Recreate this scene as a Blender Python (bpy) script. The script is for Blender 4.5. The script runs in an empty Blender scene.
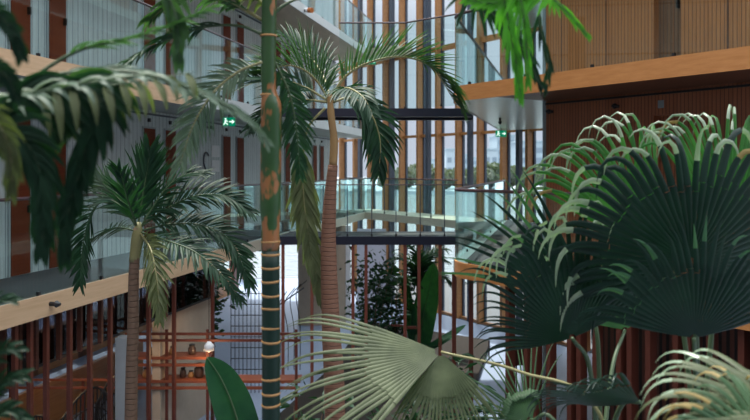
import bpy, math, random
from mathutils import Vector as V, Matrix
random.seed(7)
S = bpy.context.scene
COL = S.collection
F = 729.0; HY = 168.0; EYE = 5.4
UP = V((0, 0, 1))
L0, L1, L2, L3 = 3.68, 6.88, 10.08, 13.28     # gallery floor levels
TH = .26                                       # slab edge thickness
def P(x, y, Y):                                # photograph pixel at a real distance -> point
    return V(((x - 375) / F * Y, Y, EYE + (HY - y) / F * Y))
ORD = ['first', 'second', 'third', 'fourth', 'fifth', 'sixth', 'seventh', 'eighth', 'ninth', 'tenth', 'eleventh',
       'twelfth', 'thirteenth', 'fourteenth', 'fifteenth', 'sixteenth', 'seventeenth', 'eighteenth', 'nineteenth', 'twentieth']

# ------------------------------------------------------------------ materials
def mat_base(name):
    m = bpy.data.materials.new(name); m.use_nodes = True
    nt = m.node_tree; nt.nodes.clear()
    out = nt.nodes.new('ShaderNodeOutputMaterial')
    return m, nt, out
def N(nt, t, **kw):
    n = nt.nodes.new(t)
    for k, v in kw.items():
        if k in n.inputs: n.inputs[k].default_value = v
        else: setattr(n, k, v)
    return n
def ramp(nt, fac, stops):
    r = nt.nodes.new('ShaderNodeValToRGB')
    e = r.color_ramp.elements
    while len(e) > 1: e.remove(e[-1])
    e[0].position = stops[0][0]; e[0].color = (*stops[0][1], 1)
    for p, c in stops[1:]:
        x = e.new(p); x.color = (*c, 1)
    nt.links.new(fac, r.inputs[0]); return r
def mix(nt, fac, a, b, mode='MIX'):
    m = nt.nodes.new('ShaderNodeMix'); m.data_type = 'RGBA'; m.blend_type = mode
    for s, v in ((m.inputs[0], fac), (m.inputs[6], a), (m.inputs[7], b)):
        if hasattr(v, 'is_linked') or hasattr(v, 'links'): nt.links.new(v, s)
        elif isinstance(v, (int, float)): s.default_value = v
        else: s.default_value = (*v, 1)
    return m.outputs[2]
def pos_along(nt, d):
    g = nt.nodes.new('ShaderNodeNewGeometry')
    dp = N(nt, 'ShaderNodeVectorMath', operation='DOT_PRODUCT'); dp.inputs[1].default_value = d
    nt.links.new(g.outputs['Position'], dp.inputs[0]); return dp.outputs['Value']
def math_(nt, op, a, b=None):
    m = N(nt, 'ShaderNodeMath', operation=op)
    for i, v in enumerate((a, b)):
        if v is None: continue
        if isinstance(v, (int, float)): m.inputs[i].default_value = v
        else: nt.links.new(v, m.inputs[i])
    return m.outputs[0]
def plain(name, col, rough=.5, metal=0, spec=.5, var=.12, scale=6):
    m, nt, out = mat_base(name)
    b = N(nt, 'ShaderNodeBsdfPrincipled', Roughness=rough, Metallic=metal)
    b.inputs['Specular IOR Level'].default_value = spec
    tc = nt.nodes.new('ShaderNodeTexCoord'); no = N(nt, 'ShaderNodeTexNoise', Scale=scale, Detail=4.0)
    nt.links.new(tc.outputs['Object'], no.inputs['Vector'])
    c = mix(nt, no.outputs['Fac'], tuple(x * (1 - var) for x in col), tuple(min(1, x * (1 + var)) for x in col))
    nt.links.new(c, b.inputs['Base Color']); nt.links.new(b.outputs[0], out.inputs[0]); return m
def slats(name, d, freq, cols, groove, gw=.14, rough=.5, bump=.6):
    """boards/slats standing upright, running along direction d"""
    m, nt, out = mat_base(name)
    b = N(nt, 'ShaderNodeBsdfPrincipled', Roughness=rough)
    t = math_(nt, 'MULTIPLY', pos_along(nt, d), freq)
    fl = math_(nt, 'FLOOR', t); fr = math_(nt, 'FRACT', t)
    wn = N(nt, 'ShaderNodeTexWhiteNoise', noise_dimensions='1D'); nt.links.new(fl, wn.inputs['W'])
    base = ramp(nt, wn.outputs['Value'], [(i / (len(cols) - 1), c) for i, c in enumerate(cols)]).outputs[0]
    g = nt.nodes.new('ShaderNodeNewGeometry'); mp = N(nt, 'ShaderNodeMapping'); mp.inputs['Scale'].default_value = (9, 9, .6)
    nt.links.new(g.outputs['Position'], mp.inputs[0]); no = N(nt, 'ShaderNodeTexNoise', Scale=3.0, Detail=5.0); nt.links.new(mp.outputs[0], no.inputs['Vector'])
    base = mix(nt, .35, base, ramp(nt, no.outputs['Fac'], [(.3, tuple(x * .6 for x in cols[0])), (.7, tuple(min(1, x * 1.25) for x in cols[-1]))]).outputs[0])
    gr = math_(nt, 'LESS_THAN', fr, gw)
    c = mix(nt, gr, base, groove)
    nt.links.new(c, b.inputs['Base Color'])
    bp = N(nt, 'ShaderNodeBump', Strength=bump, Distance=.01); nt.links.new(math_(nt, 'SUBTRACT', 1.0, gr), bp.inputs['Height']); nt.links.new(bp.outputs[0], b.inputs['Normal'])
    nt.links.new(b.outputs[0], out.inputs[0]); return m
def wood(name, c1, c2, d=(1, 0, 0), rough=.45, spec=.5):
    """grain stretched along direction d"""
    m, nt, out = mat_base(name)
    b = N(nt, 'ShaderNodeBsdfPrincipled', Roughness=rough)
    b.inputs['Specular IOR Level'].default_value = spec
    g = nt.nodes.new('ShaderNodeNewGeometry')
    a = pos_along(nt, d)
    cx = N(nt, 'ShaderNodeCombineXYZ'); nt.links.new(math_(nt, 'MULTIPLY', a, .8), cx.inputs[0])
    sp = nt.nodes.new('ShaderNodeSeparateXYZ'); nt.links.new(g.outputs['Position'], sp.inputs[0])
    nt.links.new(math_(nt, 'MULTIPLY', sp.outputs[2], 14), cx.inputs[2]); nt.links.new(math_(nt, 'MULTIPLY', sp.outputs[0], 3), cx.inputs[1])
    no = N(nt, 'ShaderNodeTexNoise', Scale=1.6, Detail=6.0, Roughness=.65); nt.links.new(cx.outputs[0], no.inputs['Vector'])
    nt.links.new(ramp(nt, no.outputs['Fac'], [(.3, c1), (.7, c2)]).outputs[0], b.inputs['Base Color'])
    nt.links.new(b.outputs[0], out.inputs[0]); return m
def glass(name, tint, ior=1.5, rough=.0):
    m, nt, out = mat_base(name)
    tr = N(nt, 'ShaderNodeBsdfTransparent'); tr.inputs[0].default_value = (*tint, 1)
    gl = N(nt, 'ShaderNodeBsdfGlossy', Roughness=rough); gl.inputs[0].default_value = (.82, .97, .97, 1)
    lw = N(nt, 'ShaderNodeLayerWeight', Blend=.5)
    f0 = ((ior - 1) / (ior + 1)) ** 2
    fr = math_(nt, 'ADD', f0, math_(nt, 'MULTIPLY', 1 - f0, math_(nt, 'POWER', lw.outputs['Facing'], 5.0)))
    mx = nt.nodes.new('ShaderNodeMixShader')
    nt.links.new(fr, mx.inputs[0]); nt.links.new(tr.outputs[0], mx.inputs[1]); nt.links.new(gl.outputs[0], mx.inputs[2])
    nt.links.new(mx.outputs[0], out.inputs[0]); return m
def leafmat(name, c1, c2, trans=.3, rough=.5, tcol=None, spec=.22):
    m, nt, out = mat_base(name)
    tc = nt.nodes.new('ShaderNodeTexCoord'); no = N(nt, 'ShaderNodeTexNoise', Scale=7.0, Detail=3.0)
    nt.links.new(tc.outputs['Object'], no.inputs['Vector'])
    c = ramp(nt, no.outputs['Fac'], [(.3, c1), (.72, c2)]).outputs[0]
    b = N(nt, 'ShaderNodeBsdfPrincipled', Roughness=rough); b.inputs['Specular IOR Level'].default_value = spec
    nt.links.new(c, b.inputs['Base Color'])
    t = N(nt, 'ShaderNodeBsdfTranslucent')
    tt = mix(nt, 1.0, c, tcol or (1.5, 1.9, .6), 'MULTIPLY'); nt.links.new(tt, t.inputs[0])
    mx = N(nt, 'ShaderNodeMixShader'); mx.inputs[0].default_value = trans
    nt.links.new(b.outputs[0], mx.inputs[1]); nt.links.new(t.outputs[0], mx.inputs[2]); nt.links.new(mx.outputs[0], out.inputs[0]); return m
def emis(name, col, s):
    m, nt, out = mat_base(name)
    e = N(nt, 'ShaderNodeEmission', Strength=s); e.inputs[0].default_value = (*col, 1)
    nt.links.new(e.outputs[0], out.inputs[0]); return m
def ringed(name, c1, c2, freq):
    m, nt, out = mat_base(name)
    b = N(nt, 'ShaderNodeBsdfPrincipled', Roughness=.75)
    a = math_(nt, 'MULTIPLY', pos_along(nt, (0, 0, 1)), freq)
    tc = nt.nodes.new('ShaderNodeTexCoord'); no = N(nt, 'ShaderNodeTexNoise', Scale=9.0, Detail=5.0); nt.links.new(tc.outputs['Object'], no.inputs['Vector'])
    fr = math_(nt, 'FRACT', math_(nt, 'ADD', a, math_(nt, 'MULTIPLY', no.outputs['Fac'], .8)))
    k = ramp(nt, fr, [(0, (0, 0, 0)), (.15, (1, 1, 1)), (.8, (.7, .7, .7)), (1, (.1, .1, .1))]).outputs[0]
    nt.links.new(mix(nt, mix(nt, .5, k, no.outputs['Color']), c1, c2), b.inputs['Base Color'])
    bp = N(nt, 'ShaderNodeBump', Strength=.7, Distance=.01); nt.links.new(k, bp.inputs['Height']); nt.links.new(bp.outputs[0], b.inputs['Normal'])
    nt.links.new(b.outputs[0], out.inputs[0]); return m
def patchy(name, c1, c2, c3):
    m, nt, out = mat_base(name)
    b = N(nt, 'ShaderNodeBsdfPrincipled', Roughness=.4)
    tc = nt.nodes.new('ShaderNodeTexCoord')
    mp = N(nt, 'ShaderNodeMapping'); mp.inputs['Scale'].default_value = (7, 7, 3.2); nt.links.new(tc.outputs['Object'], mp.inputs[0])
    no = N(nt, 'ShaderNodeTexNoise', Scale=1.3, Detail=3.0, Roughness=.6); nt.links.new(mp.outputs[0], no.inputs['Vector'])
    n2 = N(nt, 'ShaderNodeTexNoise', Scale=12.0); nt.links.new(tc.outputs['Object'], n2.inputs['Vector'])
    g = mix(nt, n2.outputs['Fac'], c1, c2)
    k = ramp(nt, no.outputs['Fac'], [(.54, (0, 0, 0)), (.58, (1, 1, 1))]).outputs[0]
    nt.links.new(mix(nt, k, g, c3), b.inputs['Base Color']); nt.links.new(b.outputs[0], out.inputs[0]); return m

DL = V((.219, 1, 0)).normalized(); NL = V((-DL.y, DL.x, 0))          # left wing: along, and away from the atrium
DR = V((.58, -.8146, 0)).normalized(); NR = V((-DR.y, DR.x, 0))      # right wing
M = {}
M['board'] = slats('white board cladding', DL, 6.5, [(.5, .56, .575), (.6, .66, .67), (.55, .61, .62)], (.22, .26, .28), .12, .55)
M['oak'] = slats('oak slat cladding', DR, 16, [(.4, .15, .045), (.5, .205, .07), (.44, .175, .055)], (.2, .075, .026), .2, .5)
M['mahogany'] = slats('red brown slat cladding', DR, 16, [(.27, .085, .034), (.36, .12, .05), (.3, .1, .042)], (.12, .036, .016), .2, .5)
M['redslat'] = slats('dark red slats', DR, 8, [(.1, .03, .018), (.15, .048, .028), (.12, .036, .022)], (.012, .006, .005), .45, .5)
M['oakdoor'] = slats('dark oak slat', DR, 16, [(.16, .07, .028), (.2, .09, .036)], (.09, .036, .016), .2, .5)
M['edge_r'] = wood('orange oak edge', (.4, .16, .045), (.5, .22, .07), DR)
M['edge_l'] = wood('pale oak edge', (.5, .34, .2), (.62, .44, .28), DL)
M['fin'] = wood('orange timber', (.28, .12, .038), (.4, .19, .065), (0, 0, 1))
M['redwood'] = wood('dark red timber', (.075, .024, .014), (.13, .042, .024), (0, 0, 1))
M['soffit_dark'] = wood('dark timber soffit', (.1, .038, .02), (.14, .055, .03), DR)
M['soffit_l'] = wood('beige soffit', (.42, .34, .26), (.52, .43, .33), DL)
M['soffit_r'] = plain('grey metal soffit', (.4, .49, .47), .3, .3)
M['slab'] = plain('pale grey slab edge', (.5, .55, .56), .5)
M['greybeige'] = wood('pale timber edge', (.46, .42, .33), (.56, .5, .4), DL)
M['gfloor'] = plain('dark carpet', (.06, .06, .065), .9)
M['navy'] = plain('navy painted steel', (.012, .016, .035), .4)
M['steelblue'] = plain('blue grey steel', (.045, .06, .09), .45)
M['redsteel'] = plain('oxide red steel', (.1, .028, .018), .5, spec=.3)
M['redpost'] = plain('oxide red post', (.21, .065, .045), .5, spec=.3)
M['redshelf'] = plain('orange red shelf', (.2, .055, .025), .5)
M['black'] = plain('black steel', (.012, .012, .014), .4)
M['rail'] = plain('dark purple brown rail', (.05, .025, .03), .35)
M['chrome'] = plain('steel clamp', (.3, .33, .34), .3, .8)
M['door_l'] = wood('rust red door', (.13, .026, .01), (.18, .042, .016), (0, 0, 1), .7, .15)
M['frame_l'] = plain('pale door frame', (.36, .41, .43), .5)
M['beige'] = plain('beige plaster', (.48, .4, .31), .85)
M['concrete'] = plain('grey concrete column', (.3, .32, .33), .8)
M['white'] = plain('white paint', (.75, .76, .78), .6)
M['lilac'] = plain('lilac white paint', (.6, .62, .72), .6)
M['terrazzo'] = plain('pale blue floor', (.27, .34, .46), .45, scale=30)
M['soil'] = plain('dark soil', (.022, .018, .014), .95, scale=14, var=.5)
M['pillar'] = plain('blue grey corner post', (.24, .29, .31), .45)
M['pane'] = glass('balustrade glass', (.9, .97, .96), 1.5)
M['window'] = glass('window glass', (.95, .97, .97), 1.25)
M['smoked'] = glass('smoked glass', (.22, .22, .25), 1.5)
M['green'] = emis('exit sign green', (.0, .24, .12), .8)
M['exitwhite'] = emis('exit sign white', (.75, 1, .85), 1.1)
M['lampglow'] = emis('lamp glow', (1, .72, .4), 9)
M['spotglow'] = emis('ceiling strip glow', (.9, .97, 1), 3)
M['fbrick'] = plain('ochre jar', (.3, .16, .06), .4)
M['darkjar'] = plain('dark jar', (.05, .03, .025), .35)
M['wicker'] = plain('black wicker', (.012, .012, .013), .5)
M['paving'] = plain('pale quay paving', (.1, .105, .11), .8, scale=2)
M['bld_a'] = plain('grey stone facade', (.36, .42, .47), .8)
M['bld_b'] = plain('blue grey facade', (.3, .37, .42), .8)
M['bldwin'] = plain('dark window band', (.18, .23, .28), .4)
M['cctv_o'] = plain('orange lens housing', (.45, .14, .03), .4)
# plants
M['lf_dark'] = leafmat('dark palm green', (.007, .028, .016), (.016, .056, .026), .22)
M['lf_mid'] = leafmat('mid palm green', (.024, .06, .03), (.05, .11, .048), .28)
M['lf_grey'] = leafmat('grey palm green', (.055, .095, .07), (.11, .16, .115), .2)
M['lf_olive'] = leafmat('olive palm green', (.065, .085, .038), (.13, .15, .07), .28)
M['lf_bright'] = leafmat('bright palm green', (.05, .2, .025), (.11, .36, .045), .4)
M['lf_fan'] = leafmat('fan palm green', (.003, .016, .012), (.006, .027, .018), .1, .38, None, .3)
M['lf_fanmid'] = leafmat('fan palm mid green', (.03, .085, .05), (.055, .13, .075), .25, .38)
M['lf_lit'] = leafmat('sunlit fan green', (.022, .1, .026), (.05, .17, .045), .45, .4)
M['lf_tip_sheen'] = leafmat('green tips with painted sheen', (.13, .21, .13), (.3, .37, .27), .22, .32, (1.1, 1.5, .7), .6)  # pale colour stands for sky light caught on the curled tips
M['lf_dry'] = leafmat('straw coloured tips', (.2, .15, .05), (.32, .26, .12), .2, .6, (1.3, 1.2, .6))
M['lf_pale'] = leafmat('pale fan green', (.05, .068, .035), (.115, .14, .08), .3, .5)
M['lf_shrub'] = leafmat('shrub green', (.012, .04, .022), (.03, .085, .038), .2, .4)
M['lf_banana'] = leafmat('banana leaf green', (.01, .045, .026), (.02, .075, .036), .25, .35)
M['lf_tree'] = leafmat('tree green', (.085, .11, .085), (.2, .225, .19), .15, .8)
M['stem_green'] = plain('green stalk', (.04, .075, .03), .5)
M['stem_olive'] = plain('olive stalk', (.2, .19, .08), .5)
M['stem_brown'] = plain('brown stalk', (.16, .09, .045), .6)
M['crownshaft'] = patchy('green crownshaft with brown scars', (.012, .045, .015), (.032, .088, .024), (.26, .11, .04))
M['trunk_a'] = plain('dark green ringed trunk', (.007, .024, .017), .45, spec=.3)
M['ring'] = plain('tan leaf scar', (.36, .19, .065), .6)
M['trunk_c'] = ringed('red brown ringed bark', (.07, .028, .016), (.18, .082, .046), 26)
M['trunk_b'] = ringed('brown grey ringed bark', (.075, .045, .028), (.16, .095, .06), 18)
M['trunk_t'] = plain('tan upper stem', (.27, .16, .06), .6)

# ------------------------------------------------------------------ mesh helpers
class MB:
    def __init__(s): s.v = []; s.f = []; s.m = []; s.k = 0
    def add(s, vs, fs, k=None):
        o = len(s.v); s.v += [tuple(q) for q in vs]; s.f += [tuple(i + o for i in f) for f in fs]; s.m += [s.k if k is None else k] * len(fs)
    def prism(s, poly, z0, z1, k=None):
        n = len(poly); a = sum(poly[i][0] * poly[(i + 1) % n][1] - poly[(i + 1) % n][0] * poly[i][1] for i in range(n))
        if a < 0: poly = poly[::-1]
        vs = [(q[0], q[1], z0) for q in poly] + [(q[0], q[1], z1) for q in poly]
        fs = [tuple(range(n))[::-1], tuple(range(n, 2 * n))] + [(i, (i + 1) % n, n + (i + 1) % n, n + i) for i in range(n)]
        s.add(vs, fs, k)
    def run(s, p0, p1, nrm, d0, d1, z0, z1, k=None):
        a, b = p0 + nrm * d0, p1 + nrm * d0; c, d = p1 + nrm * d1, p0 + nrm * d1
        s.prism([a, b, c, d], z0, z1, k)
    def box(s, c, sx, sy, sz, ax=V((1, 0, 0)), k=None):   # centre of base, oriented by ax
        c = V(c); ay = V((-ax.y, ax.x, 0)); z = c.z
        q = [c + ax * (i * sx / 2) + ay * (j * sy / 2) for i, j in ((-1, -1), (1, -1), (1, 1), (-1, 1))]
        s.prism(q, z, z + sz, k)
    def tube(s, pts, rad, n=8, k=None, cap=True):
        pts = [V(q) for q in pts]; m = len(pts)
        if not isinstance(rad, (list, tuple)): rad = [rad] * m
        t0 = (pts[1] - pts[0]).normalized(); u = t0.orthogonal().normalized(); vs = []; fs = []
        for i, q in enumerate(pts):
            t = (pts[min(i + 1, m - 1)] - pts[max(i - 1, 0)]).normalized()
            u = (u - t * u.dot(t)).normalized(); w = t.cross(u)
            for j in range(n):
                a = 2 * math.pi * j / n; vs.append(q + (u * math.cos(a) + w * math.sin(a)) * rad[i])
        for i in range(m - 1):
            for j in range(n):
                fs.append((i * n + j, i * n + (j + 1) % n, (i + 1) * n + (j + 1) % n, (i + 1) * n + j))
        if cap: fs += [tuple(range(n))[::-1], tuple(range((m - 1) * n, m * n))]
        s.add(vs, fs, k)
    def lathe(s, c, prof, n=14, k=None):
        c = V(c); m = len(prof); vs = []; fs = []
        for r, z in prof:
            for j in range(n):
                a = 2 * math.pi * j / n; vs.append(c + V((r * math.cos(a), r * math.sin(a), z)))
        for i in range(m - 1):
            for j in range(n): fs.append((i * n + j, i * n + (j + 1) % n, (i + 1) * n + (j + 1) % n, (i + 1) * n + j))
        fs += [tuple(range(n))[::-1], tuple(range((m - 1) * n, m * n))]
        s.add(vs, fs, k)
    def blade(s, pts, ws, nrm, fold=.25, k=None):
        m = len(pts); vs = []; fs = []; nn = nrm
        for i in range(m):
            t = (pts[min(i + 1, m - 1)] - pts[max(i - 1, 0)])
            t = t.normalized() if t.length > 1e-9 else UP
            nn = nn - t * nn.dot(t)
            nn = nn.normalized() if nn.length > 1e-6 else t.orthogonal().normalized()
            sd = t.cross(nn); w = ws[i]
            vs += [pts[i] - sd * w + nn * (w * fold), pts[i] - nn * (w * fold * .5), pts[i] + sd * w + nn * (w * fold)]
        for i in range(m - 1):
            a = i * 3; fs += [(a, a + 1, a + 4, a + 3), (a + 1, a + 2, a + 5, a + 4)]
        s.add(vs, fs, k)
    def build(s, name, mats, parent=None, smooth=False):
        me = bpy.data.meshes.new(name); me.from_pydata(s.v, [], s.f); 
        if not isinstance(mats, (list, tuple)): mats = [mats]
        for q in mats: me.materials.append(q)
        if len(mats) > 1: me.polygons.foreach_set('material_index', s.m)
        if smooth: me.polygons.foreach_set('use_smooth', [True] * len(me.polygons))
        me.update(); o = bpy.data.objects.new(name, me); COL.objects.link(o)
        if parent:
            o.parent = parent
            o.matrix_parent_inverse = Matrix.Translation(-world_loc(parent))
        return o
def world_loc(o):
    q = V(o.location)
    if o.parent: q = V((0, 0, 0)) if o.type == 'MESH' else q
    return q
def thing(name, label, cat, loc, group=None):
    o = bpy.data.objects.new(name, None); COL.objects.link(o); o.location = loc; o.empty_display_size = .1
    return tag(o, label, cat, group)
def tag(o, label=None, cat=None, group=None, kind=None):
    for k, v in (('label', label), ('category', cat), ('group', group), ('kind', kind)):
        if v: o[k] = v
    return o
def struct(name, mb, mats, label=None, parent=None, smooth=False):
    o = mb.build(name, mats, parent, smooth)
    if not parent: tag(o, label, {'wall': 'wall', 'trim': 'trim', 'floor': 'floor', 'ceiling': 'ceiling', 'window': 'window', 'door': 'door'}.get(name.split('_')[0].split('.')[0], 'trim'), None, 'structure')
    return o
def cr(pts, n=10):
    """smooth curve through the points"""
    pts = [V(q) for q in pts]; q = [pts[0] * 2 - pts[1]] + pts + [pts[-1] * 2 - pts[-2]]; out = []
    for i in range(1, len(q) - 2):
        for j in range(n):
            t = j / n; a, b, c, d = q[i - 1], q[i], q[i + 1], q[i + 2]
            out.append(.5 * (2 * b + (c - a) * t + (2 * a - 5 * b + 4 * c - d) * t * t + (3 * b - a - 3 * c + d) * t ** 3))
    out.append(pts[-1]); return out

# ------------------------------------------------------------------ the building frame of reference
E0 = V((-4.63, 9, 0))
def LW(a, d=0): return E0 + DL * a + NL * d                 # along the left slab edge, set back d
def LY(Y, d=0): return LW((Y - 9) / DL.y, d)
A0 = V((1.405, 13.33, 0))
def RW(t, d=0): return A0 + DR * t + NR * d                 # along the right slab edge, set back d
DF = V((.561, -.828, 0)).normalized(); NF = V((.828, .561, 0)).normalized()
def FA(u, d=0): return V((.88, 29.2, 0)) + DF * u + NF * d  # along the far glass facade, outwards d

# ------------------------------------------------------------------ floor
mb = MB(); mb.prism([(-16, -2), (12, -2), (12, 12), FA(11.5), FA(-8), (-16, 34)], -.2, 0)
struct('floor', mb, M['terrazzo'], 'pale blue-grey ground floor of the planted atrium')
mb = MB(); mb.prism([(-2.6, 2), (1.0, 2), (1.35, 12.5), (1.95, 15.7), (3.5, 22.2), (-.3, 25), (-1.2, 19), (-2.3, 14.5)], 0, .16)
struct('trim_1', mb, M['soil'], 'dark soil bed in the middle of the atrium floor')
mb = MB(); mb.prism([(1.6, 2), (5.2, 6), (3.9, 12), (3.3, 14.9), (2.7, 14.2)], 0, .16)
struct('trim_2', mb, M['soil'], 'dark soil bed along the right side of the path')

# ------------------------------------------------------------------ left wing
AEND = 21.3
for nm, z, lab in (('floor.001', L0, 'lowest'), ('floor.002', L1, 'middle'), ('floor.003', L2, 'upper'), ('floor.004', L3, 'top')):
    mb = MB(); mb.run(LW(-9), LW(AEND), NL, .03, 6.5, z - TH + .02, z)
    o = mb.build(nm, [M['soffit_l'] if z > L1 + 1 else M['slab']]); tag(o, lab + ' gallery slab of the left wing', 'floor', None, 'structure')
tn = 3
for z, nm in ((L0, 'lowest'), (L1, 'middle'), (L2, 'upper')):
    mb = MB(); mb.run(LW(-9), LW(AEND), NL, .08, 1.6, z, z + .008)
    struct('floor', mb, M['gfloor'], 'dark carpet of the %s left gallery' % nm)
    mb = MB(); mb.run(RW(.5), RW(8.5), NR, .08, 1.4, z, z + .008)
    struct('floor', mb, M['gfloor'], 'dark carpet of the %s right gallery' % nm)
for z, nm in ((L0, 'lowest'), (L1, 'middle'), (L2, 'upper')):
    e1 = V((4.25, 24.0, 0)); mb = MB(); mb.prism([A0 + V((.25, .1, 0)), e1 + V((.1, 0, 0)), V((5.2, 22.2, 0)), V((3.1, 13.3, 0)), V((1.75, 12.95, 0))], z, z + .009)
    struct('floor', mb, M['gfloor'], 'dark carpet at the end of the %s right gallery' % nm)
for z, lab, spl in ((L0, 'lowest', 7.4), (L1, 'middle', 5.2), (L2, 'upper', -9), (L3, 'top', -9)):
    if spl > -9:
        mb = MB(); mb.run(LW(-9), LW(spl), NL, 0, .03, z - TH - .03, z + .01)
        struct('trim_%d' % tn, mb, M['edge_l'], 'pale oak edge board of the %s left gallery' % lab); tn += 1
    mb = MB(); mb.run(LW(spl), LW(AEND), NL, 0, .03, z - TH, z)
    struct('trim_%d' % tn, mb, M['greybeige'] if z == L0 else M['slab'], 'pale %s edge strip of the %s left gallery' % ('beige' if z == L0 else 'grey', lab)); tn += 1
WD = 1.6
for nm, z0, z1, lab in (('wall_left', L0, L1 - TH, 'lowest'), ('wall_left.001', L1, L2 - TH, 'middle'), ('wall_left.002', L2, L3 - TH, 'upper')):
    mb = MB(); mb.run(LW(-9), LW(AEND), NL, WD, WD + .2, z0, z1)
    struct(nm, mb, M['board'], 'grey-white board wall behind the %s left gallery' % lab)
# dark strip standing for the shadow gap along wall heads
for z, lab in ((L1, 'lowest'), (L2, 'middle')):
    mb = MB(); mb.run(LW(-9), LW(AEND), NL, WD - .03, WD, z - TH - .09, z - TH - .05)
    struct('trim_%d' % tn, mb, M['steelblue'], 'thin dark strip drawn as the shadow gap at the head of the %s left gallery wall' % lab); tn += 1
dn = 1
def left_door(Y, z, lab):
    global dn
    a = (Y - 9) / DL.y
    mb = MB(); mb.run(LW(a - .26), LW(a + .26), NL, WD - .03, WD, z, z + 2.6)
    f = struct('door_%d' % dn, mb, M['frame_l'], lab); dn += 1
    mb = MB(); mb.run(LW(a - .22), LW(a + .22), NL, WD - .045, WD - .028, z + .02, z + 2.56); mb.build('door_leaf', M['door_l'], f)
    mb = MB(); mb.run(LW(a + .14), LW(a + .17), NL, WD - .1, WD - .044, z + 1.0, z + 1.12); mb.build('door_handle', M['black'], f)
    mb = MB(); mb.run(LW(a - .03), LW(a + .03), NL, WD - .05, WD, z + 2.7, z + 2.78); mb.build('door_lamp', M['black'], f)
k = 0
for i in range(5):
    for j in range(2):
        k += 1; left_door(11.3 + 3.9 * i + .9 * j, L0, '%s narrow rust-red door counted from the near end of the lowest left gallery' % ORD[k - 1])
k = 0
for i in range(5):
    for j in range(2):
        k += 1; left_door(11.3 + 3.9 * i + .9 * j, L1, '%s narrow rust-red door counted from the near end of the middle left gallery' % ORD[k - 1])
# rear window wall of the left ground floor: piers, head and openings
D5 = 6.2
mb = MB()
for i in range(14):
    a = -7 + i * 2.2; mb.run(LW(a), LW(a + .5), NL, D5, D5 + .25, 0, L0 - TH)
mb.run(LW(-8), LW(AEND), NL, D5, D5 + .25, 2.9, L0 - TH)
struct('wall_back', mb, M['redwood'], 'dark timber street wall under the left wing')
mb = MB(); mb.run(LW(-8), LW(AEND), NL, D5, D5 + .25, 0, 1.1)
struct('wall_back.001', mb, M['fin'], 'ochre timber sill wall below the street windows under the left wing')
for i in range(13):
    a = -7 + i * 2.2 + .5
    mb = MB(); mb.run(LW(a), LW(a + 1.7), NL, D5 + .1, D5 + .12, 1.1, 2.9)
    w = struct('window_%d' % (i + 1), mb, M['window'], '%s street window counted from the near end under the left wing' % ORD[i])
    mb = MB(); mb.run(LW(a + .83), LW(a + .87), NL, D5 + .08, D5 + .14, 1.1, 2.9); mb.run(LW(a), LW(a + 1.7), NL, D5 + .08, D5 + .14, 1.9, 1.94); mb.build('window_bar', M['black'], w)

# ------------------------------------------------------------------ right wing
def rpoly(r=.42):
    """slab outline with a rounded outer corner"""
    e1 = FA(6.0, -.06); d_end = (e1 - A0).normalized(); pts = []
    for i in range(8):
        t = i / 7; p0 = A0 + DR * r; p1 = A0; p2 = A0 + d_end * r
        pts.append(p0 * (1 - t) ** 2 + p1 * 2 * t * (1 - t) + p2 * t * t)
    return pts, e1
cpts, ER = rpoly()
for nm, z, lab in (('floor.005', L0, 'lowest'), ('floor.006', L1, 'middle'), ('floor.007', L2, 'upper'), ('floor.008', L3, 'top')):
    mb = MB()
    ip = [q + (V((4, 18, 0)) - q).normalized() * .03 for q in cpts]
    mb.prism([RW(8.5, .03)] + ip + [ER, FA(9.2, -.06), V((13, 14, 0))], z - TH + .015, z)
    o = mb.build(nm, M['soffit_r']); tag(o, lab + ' gallery slab of the right wing', 'floor', None, 'structure')
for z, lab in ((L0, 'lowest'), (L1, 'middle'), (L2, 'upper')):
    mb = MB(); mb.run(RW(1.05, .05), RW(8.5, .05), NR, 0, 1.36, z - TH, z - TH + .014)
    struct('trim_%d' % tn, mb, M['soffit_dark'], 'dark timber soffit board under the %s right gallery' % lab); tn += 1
    # continuous edge board with its rounded corner
    outer = [RW(8.5)] + cpts + ([cpts[-1] + (ER - cpts[-1]).normalized() * .25] if z == L0 else [])
    mb = MB()
    for p, q in zip(outer[:-1], outer[1:]):
        d = (q - p).normalized(); n = V((d.y, -d.x, 0))
        mb.run(p, q, n, 0, .035, z - TH - (.01 if z == L0 else .01), z + .01)
    struct('trim_%d' % tn, mb, M['edge_r'], 'orange oak edge board of the %s right gallery' % lab); tn += 1
    mb = MB(); mb.run(cpts[-1], ER, V((-(ER - cpts[-1]).normalized().y, (ER - cpts[-1]).normalized().x, 0)), 0, .03, z - TH, z + .005)
    struct('trim_%d' % tn, mb, M['navy'] if z == L1 else M['soffit_r'], 'slim metal end strip of the %s right gallery' % lab); tn += 1
WR = 1.4
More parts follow.
